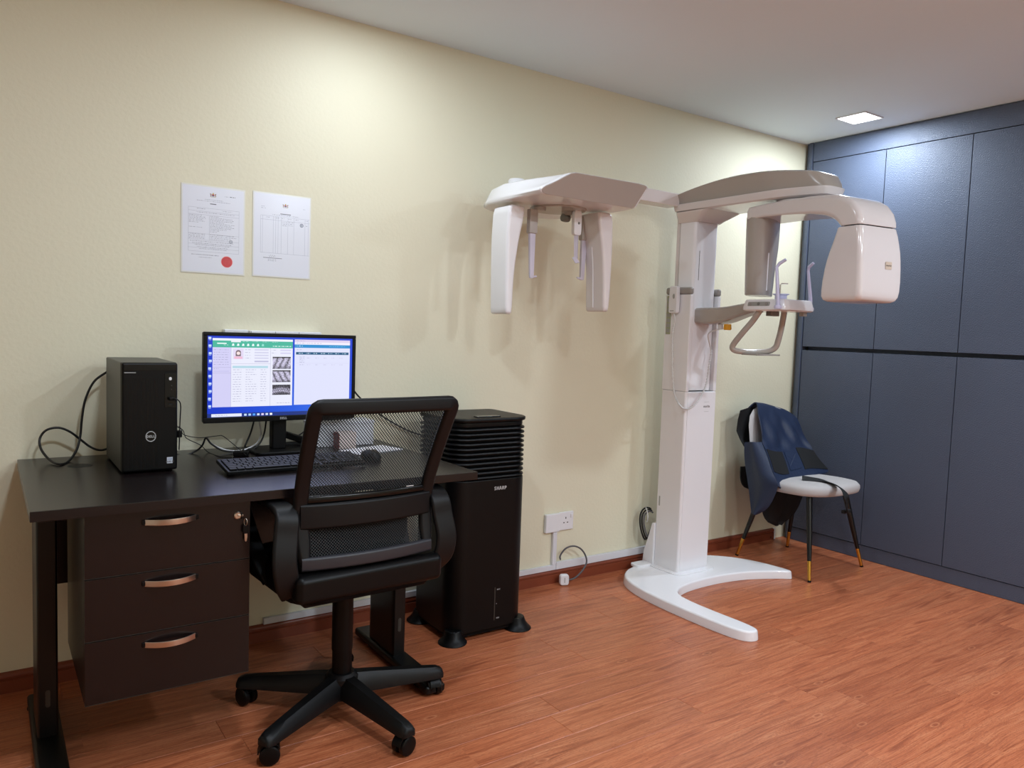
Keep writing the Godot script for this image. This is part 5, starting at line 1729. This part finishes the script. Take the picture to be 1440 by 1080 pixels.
	for i in 6:
		var right: Vector3 = rows[[18, 23, 29, 35, 0, 0][i]][0] if i < 4 else at_x([1081, 1064][i - 4], [713, 724][i - 4], 3.50)
		var left := at_x(rim[i][0], rim[i][1], 3.486)
		var mid := left.lerp(right, 0.5) + Vector3(-0.022, 0.004, 0.010)
		corner.append(PackedVector3Array(smooth_path([left, left.lerp(mid, 0.5) + Vector3(0.006, 0, 0), mid, mid.lerp(right, 0.5) + Vector3(-0.006, 0, 0.006), right], 3)))
	var flap := []
	for j in corner[0].size():
		var col := []
		for i in corner.size():
			col.append(corner[i][j])
		flap.append(PackedVector3Array(smooth_path(col, 3)))
	part(sheet(flap, 0.006), "apron_corner", M.navy, ap, 60)
	# collar edge standing up left of the chair back, dark inside
	var hood := []
	for r in [[[1041, 577], [1050, 574], [1064, 569]], [[1037.5, 590], [1046, 587], [1064, 583]], [[1035.5, 606], [1045, 604], [1064, 600]], [[1040, 617], [1048, 616], [1064, 614]], [[1046, 628], [1052, 628], [1066, 628]]]:
		var pts := [at_x(r[0][0], r[0][1], 3.488), at_z(r[1][0], r[1][1], 0.115), at_z(r[2][0], r[2][1], 0.085)]
		hood.append(PackedVector3Array(smooth_path(pts, 4)))
	part(sheet(hood, 0.005), "apron_lining", M.apron_black, ap, 60)
	# rear panels: one hanging behind the chair back, a tail below the seat
	for q in [[0.50, 0.36, 3.57, 3.86, 0.090], [0.425, 0.185, 3.535, 3.94, 0.268]]:
		var rear := []
		for i in 10:
			var v := i / 9.0
			var line := PackedVector3Array()
			var half: float = (q[3] - q[2]) * 0.5 * sqrt(maxf(0.03, 1.0 - pow(v, 2.6)))
			for j in 13:
				var x: float = (q[2] + q[3]) * 0.5 - 0.03 * v + lerpf(-half, half, j / 12.0)
				line.append(Vector3(x, lerpf(q[0], q[1], v), q[4] + 0.006 * sin(j * 1.3 + v * 3.0)))
			rear.append(line)
		part(sheet(rear, 0.006), "apron_lining", M.apron_black, ap, 60)
	# black fastening panels and stitched patch lying on the front
	var piece := func(i0: int, i1: int, j0: int, j1: int, called: String, material: Material) -> void:
		var pr := []
		for i in range(i0, i1 + 1):
			var line := PackedVector3Array()
			for j in range(j0, j1 + 1):
				line.append(rows[i][j] + Vector3(-0.35, 0.45, 0.82) * 0.006)
			pr.append(line)
		part(sheet(pr, 0.004), called, material, ap, 60)
	piece.call(21, 29, 1, 9, "fastening_panel", M.apron_black)
	piece.call(21, 28, 10, 15, "stitched_patch", M.navy)
	piece.call(20, 29, 16, 24, "fastening_panel", M.apron_black)
	for q in [[[22, 10], [27, 15]], [[22, 15], [27, 10]]]:
		var a: Vector3 = rows[q[0][0]][q[0][1]] + Vector3(-0.35, 0.45, 0.82) * 0.008
		var b: Vector3 = rows[q[1][0]][q[1][1]] + Vector3(-0.35, 0.45, 0.82) * 0.008
		part(tube([a, (a + b) * 0.5, b], 0.0022, 5), "stitch", M.navy, ap)
	# strap across the seat and over its front edge
	var strap := [at_y(1128, 672, 0.498), at_y(1142, 674, 0.495), at_y(1160, 677, 0.493), at_y(1177, 683, 0.491), at_y(1187, 691, 0.484), at_y(1190, 699, 0.462), at_y(1190.5, 707, 0.432), at_y(1191, 714, 0.405), at_y(1192, 720, 0.378)]
	part(bar(smooth_path(strap, 4), Vector3(0, 0.7, 0.7), 0.036, 0.005), "strap", M.apron_black, ap, 60)
	part(box_at(at_y(1190, 719, 0.376), Vector3(0.062, 0.018, 0.020), 0.004, 2), "buckle", M.apron_black, ap)
